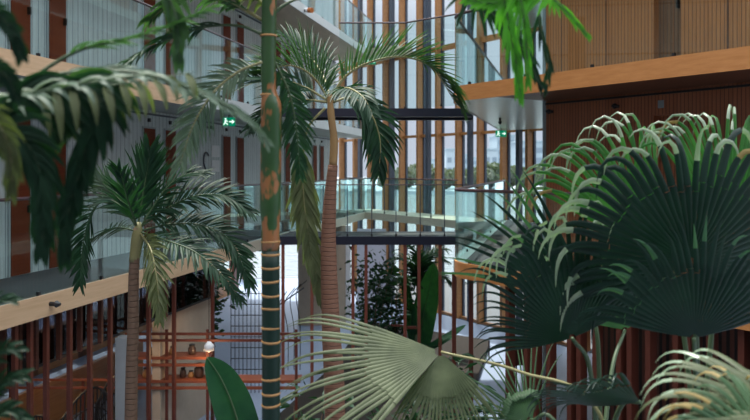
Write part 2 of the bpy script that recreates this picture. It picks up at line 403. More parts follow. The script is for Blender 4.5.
# right walls: cladding panels either side of the door recesses
DOORS_R = (3.05, 5.3)   # along-wing start of each door
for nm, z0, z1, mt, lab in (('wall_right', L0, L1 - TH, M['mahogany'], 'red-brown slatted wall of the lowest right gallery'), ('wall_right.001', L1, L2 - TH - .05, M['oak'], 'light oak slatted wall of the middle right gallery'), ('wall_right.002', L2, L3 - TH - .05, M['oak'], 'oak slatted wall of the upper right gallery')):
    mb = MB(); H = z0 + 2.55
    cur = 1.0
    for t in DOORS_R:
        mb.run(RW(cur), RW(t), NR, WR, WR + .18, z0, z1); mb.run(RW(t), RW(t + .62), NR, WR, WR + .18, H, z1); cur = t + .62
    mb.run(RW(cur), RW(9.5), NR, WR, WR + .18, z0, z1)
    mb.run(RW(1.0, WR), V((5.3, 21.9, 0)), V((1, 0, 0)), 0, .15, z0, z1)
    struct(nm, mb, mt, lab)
k = 0
for t in DOORS_R:
    k += 1
    for z, mt, lv in ((L0, M['mahogany'], 'lowest'), (L1, M['oakdoor'], 'middle')):
        mb = MB(); mb.run(RW(t), RW(t + .62), NR, WR + .13, WR + .17, z, z + 2.55)
        f = struct('door_%d' % dn, mb, mt, '%s timber door of the %s right gallery, counted from its far end' % (ORD[k - 1], lv)); dn += 1
        mb = MB(); mb.run(RW(t), RW(t + .16), NR, WR + .0, WR + .13, z, z + 2.55); mb.build('door_jamb', M['oak'] if z == L1 else M['mahogany'], f)
        mb = MB(); mb.run(RW(t + .5), RW(t + .53), NR, WR + .06, WR + .13, z + 1.0, z + 1.14); mb.build('door_handle', M['black'], f)
        mb = MB(); mb.run(RW(t + .24), RW(t + .34), NR, WR - .012, WR, z + 2.66, z + 2.78); mb.build('number_plate', M['pillar'] if z == L0 else M['oakdoor'], f)
# panel joints on the light wall
for t in (1.35, 2.3, 4.4):
    mb = MB(); mb.run(RW(t), RW(t + .02), NR, WR - .006, WR, L1, L2 - TH - .06)
    struct('trim_%d' % tn, mb, M['soffit_dark'], 'thin dark joint in the light oak wall, %s from its far end' % ORD[(1.35, 2.3, 4.4).index(t)]); tn += 1
mb = MB(); mb.run(RW(1.0), RW(9), NR, WR - .02, WR, L1 - TH - .07, L1 - TH - .035)
struct('trim_%d' % tn, mb, M['black'], 'black shadow-gap strip above the red-brown wall'); tn += 1
mb = MB(); mb.box(RW(.97, WR + .03) + UP * 0, .07, .1, L3, DR)
struct('trim_%d' % tn, mb, M['pillar'], 'blue-grey corner post at the end of the timber walls'); tn += 1
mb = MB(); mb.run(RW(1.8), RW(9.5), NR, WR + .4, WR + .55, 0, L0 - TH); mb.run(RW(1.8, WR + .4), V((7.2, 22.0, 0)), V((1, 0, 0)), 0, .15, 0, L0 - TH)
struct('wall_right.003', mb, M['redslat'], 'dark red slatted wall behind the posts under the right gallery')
# red timber posts under the right gallery
for i in range(17):
    t = 1.25 + .3 * i + (.12 if i % 3 == 1 else 0)
    mb = MB(); mb.box(RW(t, .22), .08, .16, L0 - TH, DR)
    o = mb.build('timber_post', M['redsteel']); tag(o, '%s red-brown post from the far end of the row under the right gallery' % ORD[i], 'post', 'red-brown posts under the right gallery')
for i, (x, Y) in enumerate(((454, 13.9), (471, 13.6))):
    q = P(x, 168, Y); mb = MB(); mb.box((q.x, q.y, 0), .075, .075, L0 - TH - .01)
    o = mb.build('timber_post', M['redsteel']); tag(o, 'slim red-brown post under the rounded gallery corner, the %s one' % ('left', 'right')[i], 'post')

mb = MB(); mb.prism([(-16, -7), (13, -7), (13, -6.8), (-16, -6.8)], 0, 16)
struct('wall_rear', mb, M['redwood'], 'timber end wall of the atrium behind the viewpoint')
mb = MB(); mb.prism([(-9, -6.8), (9, -6.8), (9, 1.0), (-4.8, 1.0)], L1 - TH, L1)  # unseen slab added overhead to keep sky light off the near plants
struct('floor.014', mb, M['slab'], 'unseen slab above the viewpoint, added to shade the near plants')
# ------------------------------------------------------------------ far glass facade
fins = [-.98 + 1.15 * k for k in range(-4, 10)]
for i, u in enumerate(fins):
    mb = MB(); mb.run(FA(u - .06), FA(u + .06), NF, 0, .24, 0, 15.5)
    o = mb.build('timber_fin', M['fin']); tag(o, '%s orange timber fin from the left in the far glass facade' % ORD[i], 'facade fin', 'timber fins of the far glass facade')
cols = [-.41 + 2.37 * k for k in range(-2, 4)]
for i, u in enumerate(cols):
    mb = MB(); mb.box(FA(u, .05), .16, .16, 15.5, DF)
    o = mb.build('steel_column', M['steelblue']); tag(o, '%s dark blue-grey steel column from the left before the far facade' % ORD[i], 'column', 'steel columns of the far facade')
for i in range(len(fins) - 1):
    u0, u1 = fins[i] + .062, fins[i + 1] - .062
    mb = MB(); mb.run(FA(u0), FA(u1), NF, .28, .3, .05, 15.5)
    w = struct('window_%d' % (i + 14), mb, M['window'], '%s tall window bay from the left in the far facade' % ORD[i])
    mb = MB(); mb.run(FA(u0), FA(u1), NF, .12, .24, 6.58, 6.68); mb.run(FA(u0), FA(u1), NF, .12, .24, 0, .08); mb.run(FA(u0), FA(u1), NF, .12, .24, 9.75, 9.95)
    mb.build('transom', M['fin'], w)
    mb = MB(); mb.run(FA(u0 - .01), FA(u0 + .05), NF, .245, .33, .05, 15.5); mb.build('window_frame', M['steelblue'], w)

# far walkway slabs along the facade
for nm, z, u0, u1, d, lab in (('floor.009', L0, -1.9, 6.2, 1.5, 'lowest far walkway linking both wings'), ('floor.010', L1, -1.9, -.5, 1.1, 'short landing at the end of the middle left gallery'), ('floor.011', L2, -1.9, 1.0, 1.3, 'landing at the end of the upper left gallery')):
    mb = MB()
    q = [FA(u0, -.05), FA(u1, -.05), FA(u1, -d), FA(u0, -d)]
    if z == L2: q = [FA(u0, -.05), FA(u1 + .1, -.05), FA(u1 + .1, -.5), FA(u1 - .1, -.9), FA(u1 - .5, -d + .1), FA(u0, -d)]
    mb.prism(q, z - TH, z); struct(nm, mb, M['greybeige'], lab)

# ------------------------------------------------------------------ glass balustrades
def balustrade(pts, z, label, h=1.32, step=1.45, handrail=True, base=0.0, rr=.022, bars=False):
    pts = [V((q[0], q[1], 0)) for q in pts]
    c = pts[0].copy(); c.z = z; t = thing('glass_balustrade', label, 'balustrade', c)
    for p, q in zip(pts[:-1], pts[1:]):
        ln = (q - p).length; n = max(1, round(ln / step)); d = (q - p) / ln; nn = V((-d.y, d.x, 0))
        for i in range(n):
            a = p + d * (ln * i / n + .008); b = p + d * (ln * (i + 1) / n - .008)
            mb = MB(); mb.run(a, b, nn, -.008, .008, z + base, z + h - .02); mb.build('pane', M['pane'], t)
            if bars and i < n - 1: mb = MB(); mb.box(V((b.x, b.y, z + base)) + d * .008, .022, .03, h - .02, d); mb.build('joint_bar', M['steelblue'], t)
            if ln > .7:
                mb = MB(); mb.box(V((b.x, b.y, z + base)) + d * .008, .04, .04, .06, d); mb.build('clamp', M['black'], t)
    if handrail:
        mb = MB(); mb.tube([q + UP * (z + h) for q in pts], rr, 8); mb.build('handrail', M['rail'], t)
    return t
balustrade([LW(-8, .06), LW(AEND, .06)], L0, 'long glass balustrade along the lowest left gallery')
balustrade([LW(-8, .06), LW(AEND, .06)], L1, 'long glass balustrade along the middle left gallery')
balustrade([LW(0, .06), LW(AEND, .06)], L2, 'long glass balustrade along the upper left gallery')
arc = [q + (V((4, 18, 0)) - q).normalized() * .05 for q in cpts]
rline = [RW(8.4, .05), RW(.42, .05)] + arc[1:-1:2] + [ER + V((.05, -.4, 0))]
balustrade(rline, L0, 'glass balustrade with rounded corner on the lowest right gallery', rr=.03)
balustrade(rline, L1, 'glass balustrade around the end of the middle right gallery', rr=.032)
balustrade([FA(-1.6, -1.45), FA(5.4, -1.45)], L0, 'glass balustrade of the far walkway before the facade', rr=.026, bars=True)
# ------------------------------------------------------------------ footbridges
BY = 18.2
for z, nm, lab in ((L0, 'lower', 'lower navy steel footbridge between the two wings'), (L1, 'upper', 'upper navy steel footbridge between the two wings')):
    t = thing('footbridge', lab, 'bridge', (0, BY, z))
    xl = LY(BY).x + .02; xr = 2.42
    mb = MB(); mb.prism([(xl, BY), (xr, BY), (xr, BY + .16), (xl, BY + .16)], z - .2, z + .01); mb.build('beam', M['navy'], t)
    mb = MB(); mb.prism([(xl + .3, BY + 1.3), (xr + .2, BY + 1.3), (xr + .2, BY + 1.46), (xl + .3, BY + 1.46)], z - .2, z + .01); mb.build('beam', M['navy'], t)
    mb = MB(); mb.prism([(xl + .1, BY + .16), (xr, BY + .16), (xr + .2, BY + 1.3), (xl + .3, BY + 1.3)], z - .08, z); mb.build('deck', M['gfloor'], t)
balustrade([(LY(BY).x + .1, BY + .08), (2.35, BY + .08)], L0, 'glass balustrade on the lower navy footbridge', h=1.3, step=.62, rr=.014, bars=True)
balustrade([(-.9, BY + .08), (.75, BY + .08), (2.45, BY - 1.4)], L1, 'tall glass screen rising from the upper navy footbridge', h=2.16, step=1.3, rr=.022, bars=True)
for i, x in enumerate((283, 312, 353, 366, 405, 419, 440)):
    q = P(x, 240, BY + .08); mb = MB(); mb.box((q.x, q.y, .0), .075, .075, L0 - .2)
    o = mb.build('steel_post', M['redpost']); tag(o, '%s slim oxide-red post from the left under the lower footbridge' % ORD[i], 'post', 'oxide-red posts under the footbridge')
a, b = P(405, 327, BY), P(419, 327, BY)
t = thing('steel_bracket', 'small oxide-red cross bar joining two posts under the lower footbridge', 'bracket', (a.x, a.y, a.z))
mb = MB(); mb.prism([(a.x + .05, BY + .05), (b.x - .05, BY + .05), (b.x - .05, BY + .11), (a.x + .05, BY + .11)], a.z - .06, a.z); mb.build('cross_bar', M['redsteel'], t)
mb = MB(); mb.prism([(a.x - .35, BY + .05), (a.x - .05, BY + .05), (a.x - .05, BY + .09), (a.x - .35, BY + .09)], a.z - .0, a.z + .04); mb.build('arm', M['redsteel'], t)

# ------------------------------------------------------------------ under the left gallery
for i, x in enumerate((3, 23, 38, 54, 77, 97, 117, 155, 180, 218)):
    Y = 6.6 / (.219 - (x - 375) / F); a = (Y - 9) / DL.y
    q = LW(a, .12); q.z = 0
    t = thing('timber_screen_post', '%s dark red screen post from the near end under the left gallery' % ORD[i], 'post', q, 'dark red screen posts under the left gallery')
    mb = MB(); mb.box(q, .06, .06, L0 - TH - .03, DL); mb.build('post', M['redsteel'], t)
    if x != 218 and x != 155:
        qq = LW(a, .29); qq.z = 2.62; mb = MB(); mb.box(qq, .05, .07, L0 - TH - 2.63, DL); mb.build('fin', M['redwood'], t)
# smoked glass downstand
a0, a1 = (6 - 9) / DL.y, (16.1 - 9) / DL.y
t = thing('glass_screen', 'dark smoked glass downstand hanging under the lowest left gallery', 'glass screen', LW(a0, .45) + UP * 2.6)
for i in range(7):
    p, q = LW(a0 + (a1 - a0) * i / 7 + .005, .45), LW(a0 + (a1 - a0) * (i + 1) / 7 - .005, .45)
    mb = MB(); mb.run(p, q, NL, 0, .02, 2.6, L0 - TH); mb.build('pane', M['smoked'], t)
mb = MB(); mb.run(LW(a0, .45), LW(a1, .45), NL, -.01, .03, 2.56, 2.6); mb.build('bottom_rail', M['black'], t)
# beige partition and columns
Yb0, Yb1 = 13.9, 16.15
mb = MB(); mb.run(LY(Yb0, .6), LY(Yb1, .6), NL, 0, .16, 0, 2.58)
struct('wall_partition', mb, M['beige'], 'beige partition wall under the left gallery')
mb = MB(); mb.run(LY(Yb1, .58), LY(Yb1 + .05, .58), NL, -.02, .2, 0, 2.6)
struct('trim_%d' % tn, mb, M['concrete'], 'grey end post of the beige partition'); tn += 1
q = P(125, 168, 12.3); mb = MB(); mb.prism([(q.x - .13, 12.2), (q.x + .1, 12.2), (q.x + .1, 12.45), (q.x - .13, 12.45)], 0, 2.55)
o = mb.build('concrete_column', M['concrete']); tag(o, 'pale grey column behind the slender palm trunk', 'column')
a, b = P(298, 168, 25), P(347, 168, 25)
mb = MB(); mb.prism([(a.x, 25), (b.x - .05, 25), (b.x - .05, 25.3), (a.x, 25.3)], 0, L0 - TH)
struct('wall_pier', mb, M['beige'], 'beige pier under the far end of the left gallery')
mb = MB(); mb.prism([(b.x - .04, 24.95), (b.x + .12, 24.95), (b.x + .12, 25.3), (b.x - .04, 25.3)], 0, L0 - TH)
struct('trim_%d' % tn, mb, M['white'], 'white edge post on the beige pier'); tn += 1
a, b = P(357, 168, 27.5), P(386, 168, 27.5)
mb = MB(); mb.prism([(a.x, 27.5), (b.x, 27.5), (b.x, 27.6), (a.x, 27.6)], 0, 3.1)
struct('wall_screen', mb, M['lilac'], 'lilac-white panel behind the shrub')

# bar rack
RY = 14.0
x0, x1 = P(125, 0, RY).x, P(300, 0, RY).x; xl = P(8, 0, RY).x
q = V((x0, RY, 0)); t = thing('bar_rack', 'oxide-red steel rack with shelves of jars under the left gallery', 'rack', q)
def zr(y): return EYE + (HY - y) / F * RY
for x in (127, 166, 207, 296):
    xx = P(x, 0, RY).x; mb = MB(); mb.box((xx, RY + .05, 0), .05, .05, zr(330)); mb.build('upright', M['redsteel'], t)
for y in (334, 340.5):
    mb = MB(); mb.prism([(x0, RY), (x1, RY), (x1, RY + .05), (x0, RY + .05)], zr(y) - .025, zr(y) + .02); mb.build('rail', M['redsteel'], t)
for y, xe in ((357, 208), (364, 208), (380.5, 300), (387, 300)):
    xx = P(xe, 0, RY).x; dp = .4 if y in (357, 380.5) else .05
    mb = MB(); mb.prism([(x0, RY), (xx, RY), (xx, RY + dp), (x0, RY + dp)], zr(y) - .05, zr(y)); mb.build('shelf' if dp > .1 else 'rail', M['redshelf'], t)
x1b = P(121, 0, 12.6).x; xlb = P(6, 0, 12.6).x
t = thing('railing', 'low orange-red steel railing behind the wicker lounge chairs', 'railing', (xlb, 12.6, 0))
def zq(y): return EYE + (HY - y) / F * 14.1
for y in (379, 387):
    a, b = P(6, 0, 14.1).x, P(119, 0, 14.1).x
    mb = MB(); mb.prism([(a, 14.1), (b, 14.1), (b, 14.14), (a, 14.14)], zq(y) - .04, zq(y)); mb.build('rail', M['redshelf'], t)
for x in (9, 45, 82, 118):
    xx = P(x, 0, 14.1).x; mb = MB(); mb.box((xx, 14.16, 0), .045, .045, zq(379)); mb.build('upright', M['redsteel'], t)
t['label'] = 'low orange-red steel railing behind the wicker lounge chairs'
# jars
def jar(x, ytop, Y, w, h, mt, lab, z=None, lid=True):
    zz = z if z is not None else 0; xx = P(x, 0, Y).x
    t = thing('jar', lab, 'jar', (xx, Y, zz), 'jars on the bar rack')
    mb = MB(); mb.lathe((xx, Y, zz), [(w * .35, 0), (w * .5, h * .15), (w * .5, h * .6), (w * .3, h * .8), (w * .33, h * .86)], 12); mb.build('body', mt, t, True)
    mb = MB(); mb.lathe((xx, Y, zz + h * .86), [(w * .36, 0), (w * .36, h * .12), (w * .2, h * .16)], 12); mb.build('lid', M['black'], t, True)
for x, yb, w, h, mt, lab in ((192, 357, .16, .2, 'darkjar', 'dark round jar alone on the upper bar shelf'), (172, 357, .1, .16, 'fbrick', 'small ochre jar on the upper bar shelf'),
        (151, 357, .12, .14, 'darkjar', 'dark squat jar at the left of the upper bar shelf'), (183, 380.5, .13, .2, 'darkjar', 'dark jar on the lower bar shelf left of the pair'), (191, 380.5, .12, .14, 'fbrick', 'small ochre jar on the lower bar shelf between dark jars'),
        (199, 380.5, .19, .28, 'darkjar', 'largest dark jar at the right of the lower bar shelf'), (146, 380.5, .14, .2, 'fbrick', 'ochre jar at the left of the lower bar shelf')):
    jar(x, 0, RY + .2, w, h, M[mt], lab, zr(yb))
# wicker lounge chairs with round woven backs
def wicker(x, Y, w, ht, lab, rot=0):
    c = P(x, 0, Y); c.z = 0
    t = thing('lounge_chair', lab, 'chair', c, 'black wicker lounge chairs')
    R = w / 2
    def arcp(a, z, r): return V((c.x + r * math.cos(a), c.y + r * math.sin(a) * .8, z))
    mb = MB()
    for i in range(24):                       # woven uprights of the curved back
        a = math.radians(-25 - 130 + 130 + i * 205 / 23 + 0) ; a = math.radians(-12 + i * 204 / 23)
        top = ht * (1 - .28 * abs(math.cos(a)) ** 2)
        mb.tube([arcp(a, .38, R * .85), arcp(a, .38 + (top - .38) * .6, R * 1.0), arcp(a, top, R * .93)], .012, 5)
    mb.build('back_weave', M['wicker'], t)
    for fr in (1.0, .72, .45):
        mb = MB(); pts = []
        for i in range(20):
            a = math.radians(-12 + i * 204 / 19); top = ht * (1 - .28 * abs(math.cos(a)) ** 2); z = .38 + (top - .38) * fr
            pts.append(arcp(a, z, R * (.95 if fr == 1 else 1.0)))
        mb.tube(pts, .022 if fr == 1 else .012, 6); mb.build('back_rail', M['wicker'], t)
    mb = MB(); mb.lathe((c.x, c.y, .34), [(R * .8, 0), (R * .88, .04), (R * .84, .1), (R * .4, .12)], 20); mb.build('seat', M['wicker'], t, True)
    for sx in (-1, 1):
        for sy in (-1, 1):
            mb = MB(); mb.tube([(c.x + sx * R * .6, c.y + sy * R * .5, .36), (c.x + sx * R * .72, c.y + sy * R * .6, 0)], .018, 6); mb.build('leg', M['wicker'], t)
wicker(87, 12.2, .95, 1.62, 'largest black wicker lounge chair behind the screen posts, with tall arched back')
wicker(112, 13.4, .6, 1.5, 'black wicker lounge chair nearest the grey column')
wicker(31, 12.1, .7, 1.2, 'low black wicker lounge chair at the left end of the row')
wicker(66, 11.0, .6, 1.3, 'small black wicker lounge chair in front of the largest one')
# pendant lamps under the gallery
for i, (x, Y, z) in enumerate(((90, 13.6, 2.3), (168, 14.6, 2.3), (209, 13.7, 2.15), (30, 12.6, 2.3))):
    c = P(x, 0, Y); t = thing('pendant_lamp', ('pendant lamp over the wicker chairs', 'pendant lamp over the bar shelves', 'white pendant lamp before the beige partition', 'pendant lamp at the near end under the left gallery')[i], 'lamp', (c.x, Y, z))
    mb = MB(); mb.lathe((c.x, Y, z - .18), [(.1, 0), (.09, .1), (.03, .17)], 14); mb.build('lamp_shade', M['white'], t, True)
    mb = MB(); mb.lathe((c.x, Y, z - .2), [(.03, 0), (.05, .03), (.03, .07)], 10); mb.build('bulb', M['lampglow'], t, True)
    mb = MB(); mb.tube([(c.x, Y, z - .02), (c.x, Y, L0 - TH)], .006, 5); mb.build('cord', M['black'], t)
    ld = bpy.data.lights.new('lamp_light', 'POINT'); ld.energy = 14; ld.color = (1, .62, .3); ld.shadow_soft_size = .12
    lo = bpy.data.objects.new('lamp_light', ld); COL.objects.link(lo); lo.location = (c.x, Y, z - .3)
# warm timber back screen behind the bar
mb = MB(); a, b = (12.2 - 9) / DL.y, (20 - 9) / DL.y
mb.run(LW(a - 3), LW(b - 2), NL, 3.4, 3.5, 0, .95)
struct('wall_bar', mb, M['fin'], 'warm timber front of the long bar under the left wing')
# black lattice screen
LYt = 17.5
a, b = P(231, 0, LYt).x, P(263, 0, LYt).x; z1 = 2.45
t = thing('lattice_screen', 'black steel lattice screen right of the beige partition', 'screen', (a, LYt, 0))
mb = MB()
for i in range(9): mb.box((a + (b - a) * i / 8, LYt, 0), .015, .02, z1)
mb.build('vertical_bars', M['black'], t)
mb = MB()
for i in range(9): mb.prism([(a, LYt - .015), (b, LYt - .015), (b, LYt + .015), (a, LYt + .015)], .3 + i * .26, .315 + i * .26)
mb.build('horizontal_bars', M['black'], t)
# handrail of a small stair with curved black rods
t = thing('stair_rail', 'curved black rods of a stair rail behind the ringed palm trunk', 'stair rail', P(285, 168, 19.5) * 1)
for i, x in enumerate((280, 288, 294, 300)):
    c = P(x, 0, 19.5); mb = MB(); mb.tube(cr([(c.x, 19.5, 0), (c.x, 19.5, .9 + .1 * i), (c.x - .1, 19.5, 1.6 + .15 * i), (c.x + .18, 19.5, 2.1 + .1 * i)], 6), .012, 6); mb.build('rod', M['black'], t)
mb = MB(); a, b = P(277, 0, 19.5).x, P(304, 0, 19.5).x; mb.tube([(a, 19.5, 1.7), (b, 19.5, 2.2)], .02, 6); mb.build('handrail', M['black'], t)
# small red-brown stool on the path
c = P(521, 0, 17.6); c.z = 0
t = thing('bar_stool', 'red-brown wooden box-backed stool on the pale path', 'stool', c)
mb = MB(); mb.box((c.x, c.y, .68), .36, .36, .07); mb.build('seat', M['redsteel'], t)
mb = MB(); mb.box((c.x, c.y - .16, .75), .34, .04, .62); mb.build('backrest', M['redsteel'], t)
for sx in (-1, 1):
    for sy in (-1, 1):
        mb = MB(); mb.box((c.x + sx * .14, c.y + sy * .14, 0), .035, .035, .68); mb.build('leg', M['redsteel'], t)
# low barrier over the path
a, b = P(489, 0, 20.5), P(545, 0, 20.5)
t = thing('path_barrier', 'dark low handrail across the end of the pale path', 'barrier', (a.x, 20.5, 0))
mb = MB(); mb.tube([(a.x, 20.5, .62), (b.x, 20.5, .5)], .03, 8); mb.build('handrail', M['rail'], t)
for q in (a, b): mb = MB(); mb.tube([(q.x, 20.5, 0), (q.x, 20.5, .56)], .02, 6); mb.build('upright', M['rail'], t)

# ------------------------------------------------------------------ small fittings
def exit_sign(c, ax, w, h, lab):
    t = thing('exit_sign', lab, 'sign', c)
    nn = V((ax.y, -ax.x, 0))
    mb = MB(); mb.box(c, w, .03, h, ax); mb.build('panel', M['green'], t)
    f = c + nn * .018; u = h / 10
    def bx(x0, x1, z0, z1, mb): mb.prism([f + ax * x0, f + ax * x1, f + ax * x1 + nn * .006, f + ax * x0 + nn * .006], c.z + z0, c.z + z1)
    mb = MB()                                          # running figure
    def poly(pts, mb): 
        vs = [f + ax * x + UP * z for x, z in pts] + [f + ax * x + UP * z + nn * .006 for x, z in pts]; n = len(pts)
        mb.add(vs, [tuple(range(n)), tuple(range(n, 2 * n))[::-1]] + [(i, (i + 1) % n, n + (i + 1) % n, n + i) for i in range(n)])
    ox = -w * .26
    poly([(ox + u * 1.2 * math.cos(i * .785), u * 8.2 + u * 1.1 * math.sin(i * .785)) for i in range(8)], mb)
    poly([(ox - u, u * 7), (ox + u * 1.2, u * 6.8), (ox + u * .4, u * 3.8), (ox - u * 1.4, u * 4)], mb)
    poly([(ox + u * .4, u * 4), (ox + u * 2.6, u * 2.6), (ox + u * 2.4, u * 1), (ox + u * 1.6, u * 1), (ox + u * 1.7, u * 2.2), (ox - u * .6, u * 3)], mb)
    poly([(ox - u * 1.2, u * 4), (ox - u * 3, u * 1.4), (ox - u * 2.2, u * 1), (ox - u * .2, u * 3.4)], mb)
    poly([(ox + u, u * 6.8), (ox + u * 3, u * 5.2), (ox + u * 2.7, u * 4.6), (ox + u * .6, u * 6)], mb)
    mb.build('running_figure', M['exitwhite'], t)
    mb = MB(); ox = w * .26
    poly([(ox - u * 3, u * 4.3), (ox, u * 4.3), (ox, u * 2.4), (ox + u * 3, u * 5), (ox, u * 7.6), (ox, u * 5.7), (ox - u * 3, u * 5.7)], mb); mb.build('arrow', M['exitwhite'], t)
    mb = MB(); bx(-.004, .004, 0, h, mb); mb.build('divider', M['black'], t)
    mb = MB(); mb.box(c + UP * h, .02, .02, .06, ax); mb.build('hanger', M['black'], t)
c = LY(16.6, .5); s = P(229, 121, c.y); c.x = s.x; c.z = L1 - TH - .06 - .2
exit_sign(c, V((1, 0, 0)), .28, .2, 'green exit sign under the middle left gallery, above the red doors')
c = P(501, 129.5, 22.8); c.z = L1 - TH + .015 - .06 - .2; exit_sign(c, V((1, 0, 0)), .34, .2, 'green exit sign under the middle right gallery soffit')
c = P(371, 69, 29.3); c.z = L2 - TH - .26 ; exit_sign(c, V((1, 0, 0)), .4, .2, 'small green exit sign below the far landing of the upper left gallery')
c = P(369, 145, 28.5); c.z = L1 - TH - .26; exit_sign(c, V((1, 0, 0)), .3, .2, 'small green exit sign at the far end of the lowest left gallery')
def spot(c, d, lab, col='black'):
    t = thing('spotlight', lab, 'spotlight', c)
    mb = MB(); mb.tube([c, c + d * .08], [.03, .03], 10); mb.build('mount', M[col], t)
    mb = MB(); mb.tube([c + d * .08, c + d * .1, c + d * .16], [.035, .05, .02], 10); mb.build('head', M[col], t)
for t_, lab in ((1.15, 'small black wall spotlight beside the corner post'), (2.55, 'small black wall spotlight left of the red-brown door')):
    c = RW(t_, WR); c.z = L1 - TH - .2; spot(c, -NR, lab)
c = P(500, 108, 18); c.z = L1 - TH + .015; spot(c, -UP, 'black ceiling spotlight in the grey soffit of the right gallery')
c = LY(9.93, 0); c.z = L0 - .13; spot(c, -NL, 'small dark spotlight on the pale oak edge of the lowest left gallery')
for Y, lab in ((18.0, 'small dark spotlight left of the paired red doors'), (20.7, 'small dark spotlight right of the paired red doors')):
    c = LY(Y, WD); c.z = L1 - TH - .2; spot(c, -NL, lab)
c = LY(21.5, 0); c = LY(20.9, 0); c.z = L2 - .16
t = thing('security_camera', 'white and orange camera on the upper left gallery edge', 'camera', c)
mb = MB(); mb.tube([c, c - NL * .08], .04, 10); mb.build('mount', M['black'], t)
d = V((.75, -.6, -.15)).normalized(); e = c - NL * .1
mb = MB(); mb.tube([e - d * .1, e + d * .04], .065, 12); mb.build('camera_body', M['white'], t)
mb = MB(); mb.tube([e + d * .04, e + d * .17], .075, 12); mb.build('lens_hood', M['cctv_o'], t)
# white wall graphic on the boards
c = LY(18.2, WD - .012); t = thing('wall_graphic', 'white square floor graphic on the grey-white boards left of paired red doors', 'sign', c + UP * (L0 + 1.4))
for z0 in (L0 + 1.62, L0 + 2.0):
    mb = MB(); mb.run(LY(18.25), LY(18.7), NL, WD - .012, WD, z0, z0 + .3); q = mb.build('white_square', M['white'], t)
mb = MB(); pts = []
for i in range(12):
    a = .6 + i * .42; r = .1 + .014 * i; p = LY(17.95 + r * math.cos(a), WD - .02); pts.append(p + UP * (L0 + 1.95 + r * 1.2 * math.sin(a)))
mb.tube(pts, .018, 6); mb.build('curl', M['steelblue'], t)
# linear ceiling lights under upper left galleries
for i, (Y, z) in enumerate(((13.2, L2), (15.2, L2))):
    c = LY(Y, .8); t = thing('ceiling_light', '%s white strip light under the upper left gallery' % ('near', 'far')[i], 'ceiling light', c + UP * (z - TH))
    mb = MB(); mb.run(LY(Y, .8), LY(Y + .9, .8), NL, -.06, .06, z - TH - .03, z - TH + .02); mb.build('housing', M['white'], t)
    mb = MB(); mb.run(LY(Y + .03, .8), LY(Y + .87, .8), NL, -.04, .04, z - TH - .036, z - TH - .029); mb.build('diffuser', M['spotglow'], t)

# ------------------------------------------------------------------ plants
def tri(n): return [V(q) for q in n]
def profile(u): return (.45 + 1.3 * u if u < .42 else 1.0) * (1 - .62 * max(0, u - .45) / .55)
def frond(parent, path, n=26, L=.5, w=.02, a0=68, a1=22, droop=.3, lift=0, hint=UP, mat='lf_dark', stem='stem_green', r0=.012, u0=.12, jit=.12, sides=(-1, 1), seg=5, hang=0, fold=.35):
    pts = cr(path, 12); m = len(pts)
    cum = [0]
    for i in range(1, m): cum.append(cum[-1] + (pts[i] - pts[i - 1]).length)
    tot = cum[-1]; mb = MB(); g = V((0, 0, -1))
    for k in range(n):
        u = u0 + (1 - u0) * (k + .5) / n; sl = u * tot
        i = max(j for j in range(m) if cum[j] <= sl); i = min(i, m - 2)
        f = (sl - cum[i]) / max(1e-6, cum[i + 1] - cum[i]); p = pts[i].lerp(pts[i + 1], f)
        t = (pts[min(i + 2, m - 1)] - pts[max(i - 1, 0)]).normalized()
        nrm = hint - t * hint.dot(t); nrm = nrm.normalized() if nrm.length > 1e-3 else t.orthogonal().normalized()
        sd = t.cross(nrm)
        for s in sides:
            a = math.radians(a0 + (a1 - a0) * u + random.uniform(-7, 7)); lf = math.radians(lift + random.uniform(-12, 12) * (jit / .12))
            d = t * math.cos(a) + (sd * (s * math.cos(lf)) + nrm * math.sin(lf)) * math.sin(a)
            d = (d + V([random.gauss(0, jit * .5) for _ in range(3)])).normalized()
            if hang: d = (d * (1 - hang) + g * hang).normalized()
            l = L * profile(u) * random.uniform(.85, 1.1); dr = droop * random.uniform(.7, 1.35)
            ps = []; q = p.copy(); dd = d.copy()
            for j in range(seg + 1):
                ps.append(q.copy()); dd = (dd + g * (dr * .55 * (j + .5) / seg)).normalized(); q = q + dd * (l / seg)
            ww = [w * x for x in ((.35, .95, 1, .8, .5, .05) if seg == 5 else [math.sin(math.pi * min(1, .15 + .85 * j / seg)) ** .7 if j < seg else .05 for j in range(seg + 1)])]
            ln = (nrm - d * nrm.dot(d)); ln = ln if ln.length > .1 else sd
            mb.blade(ps, ww, ln.normalized(), fold)
    o = mb.build('frond', M[mat], parent, True)
    rd = [r0 * (1 - .8 * i / (m - 1)) for i in range(m)]
    sb = MB(); sb.tube(pts, rd, 7); so = sb.build('leaf_stalk', M[stem], o, True); so.matrix_parent_inverse = Matrix(); 
    so.matrix_parent_inverse = o.matrix_parent_inverse.inverted() @ Matrix.Translation(-world_loc(parent)) if False else Matrix()
    return o
def fixsub(): pass
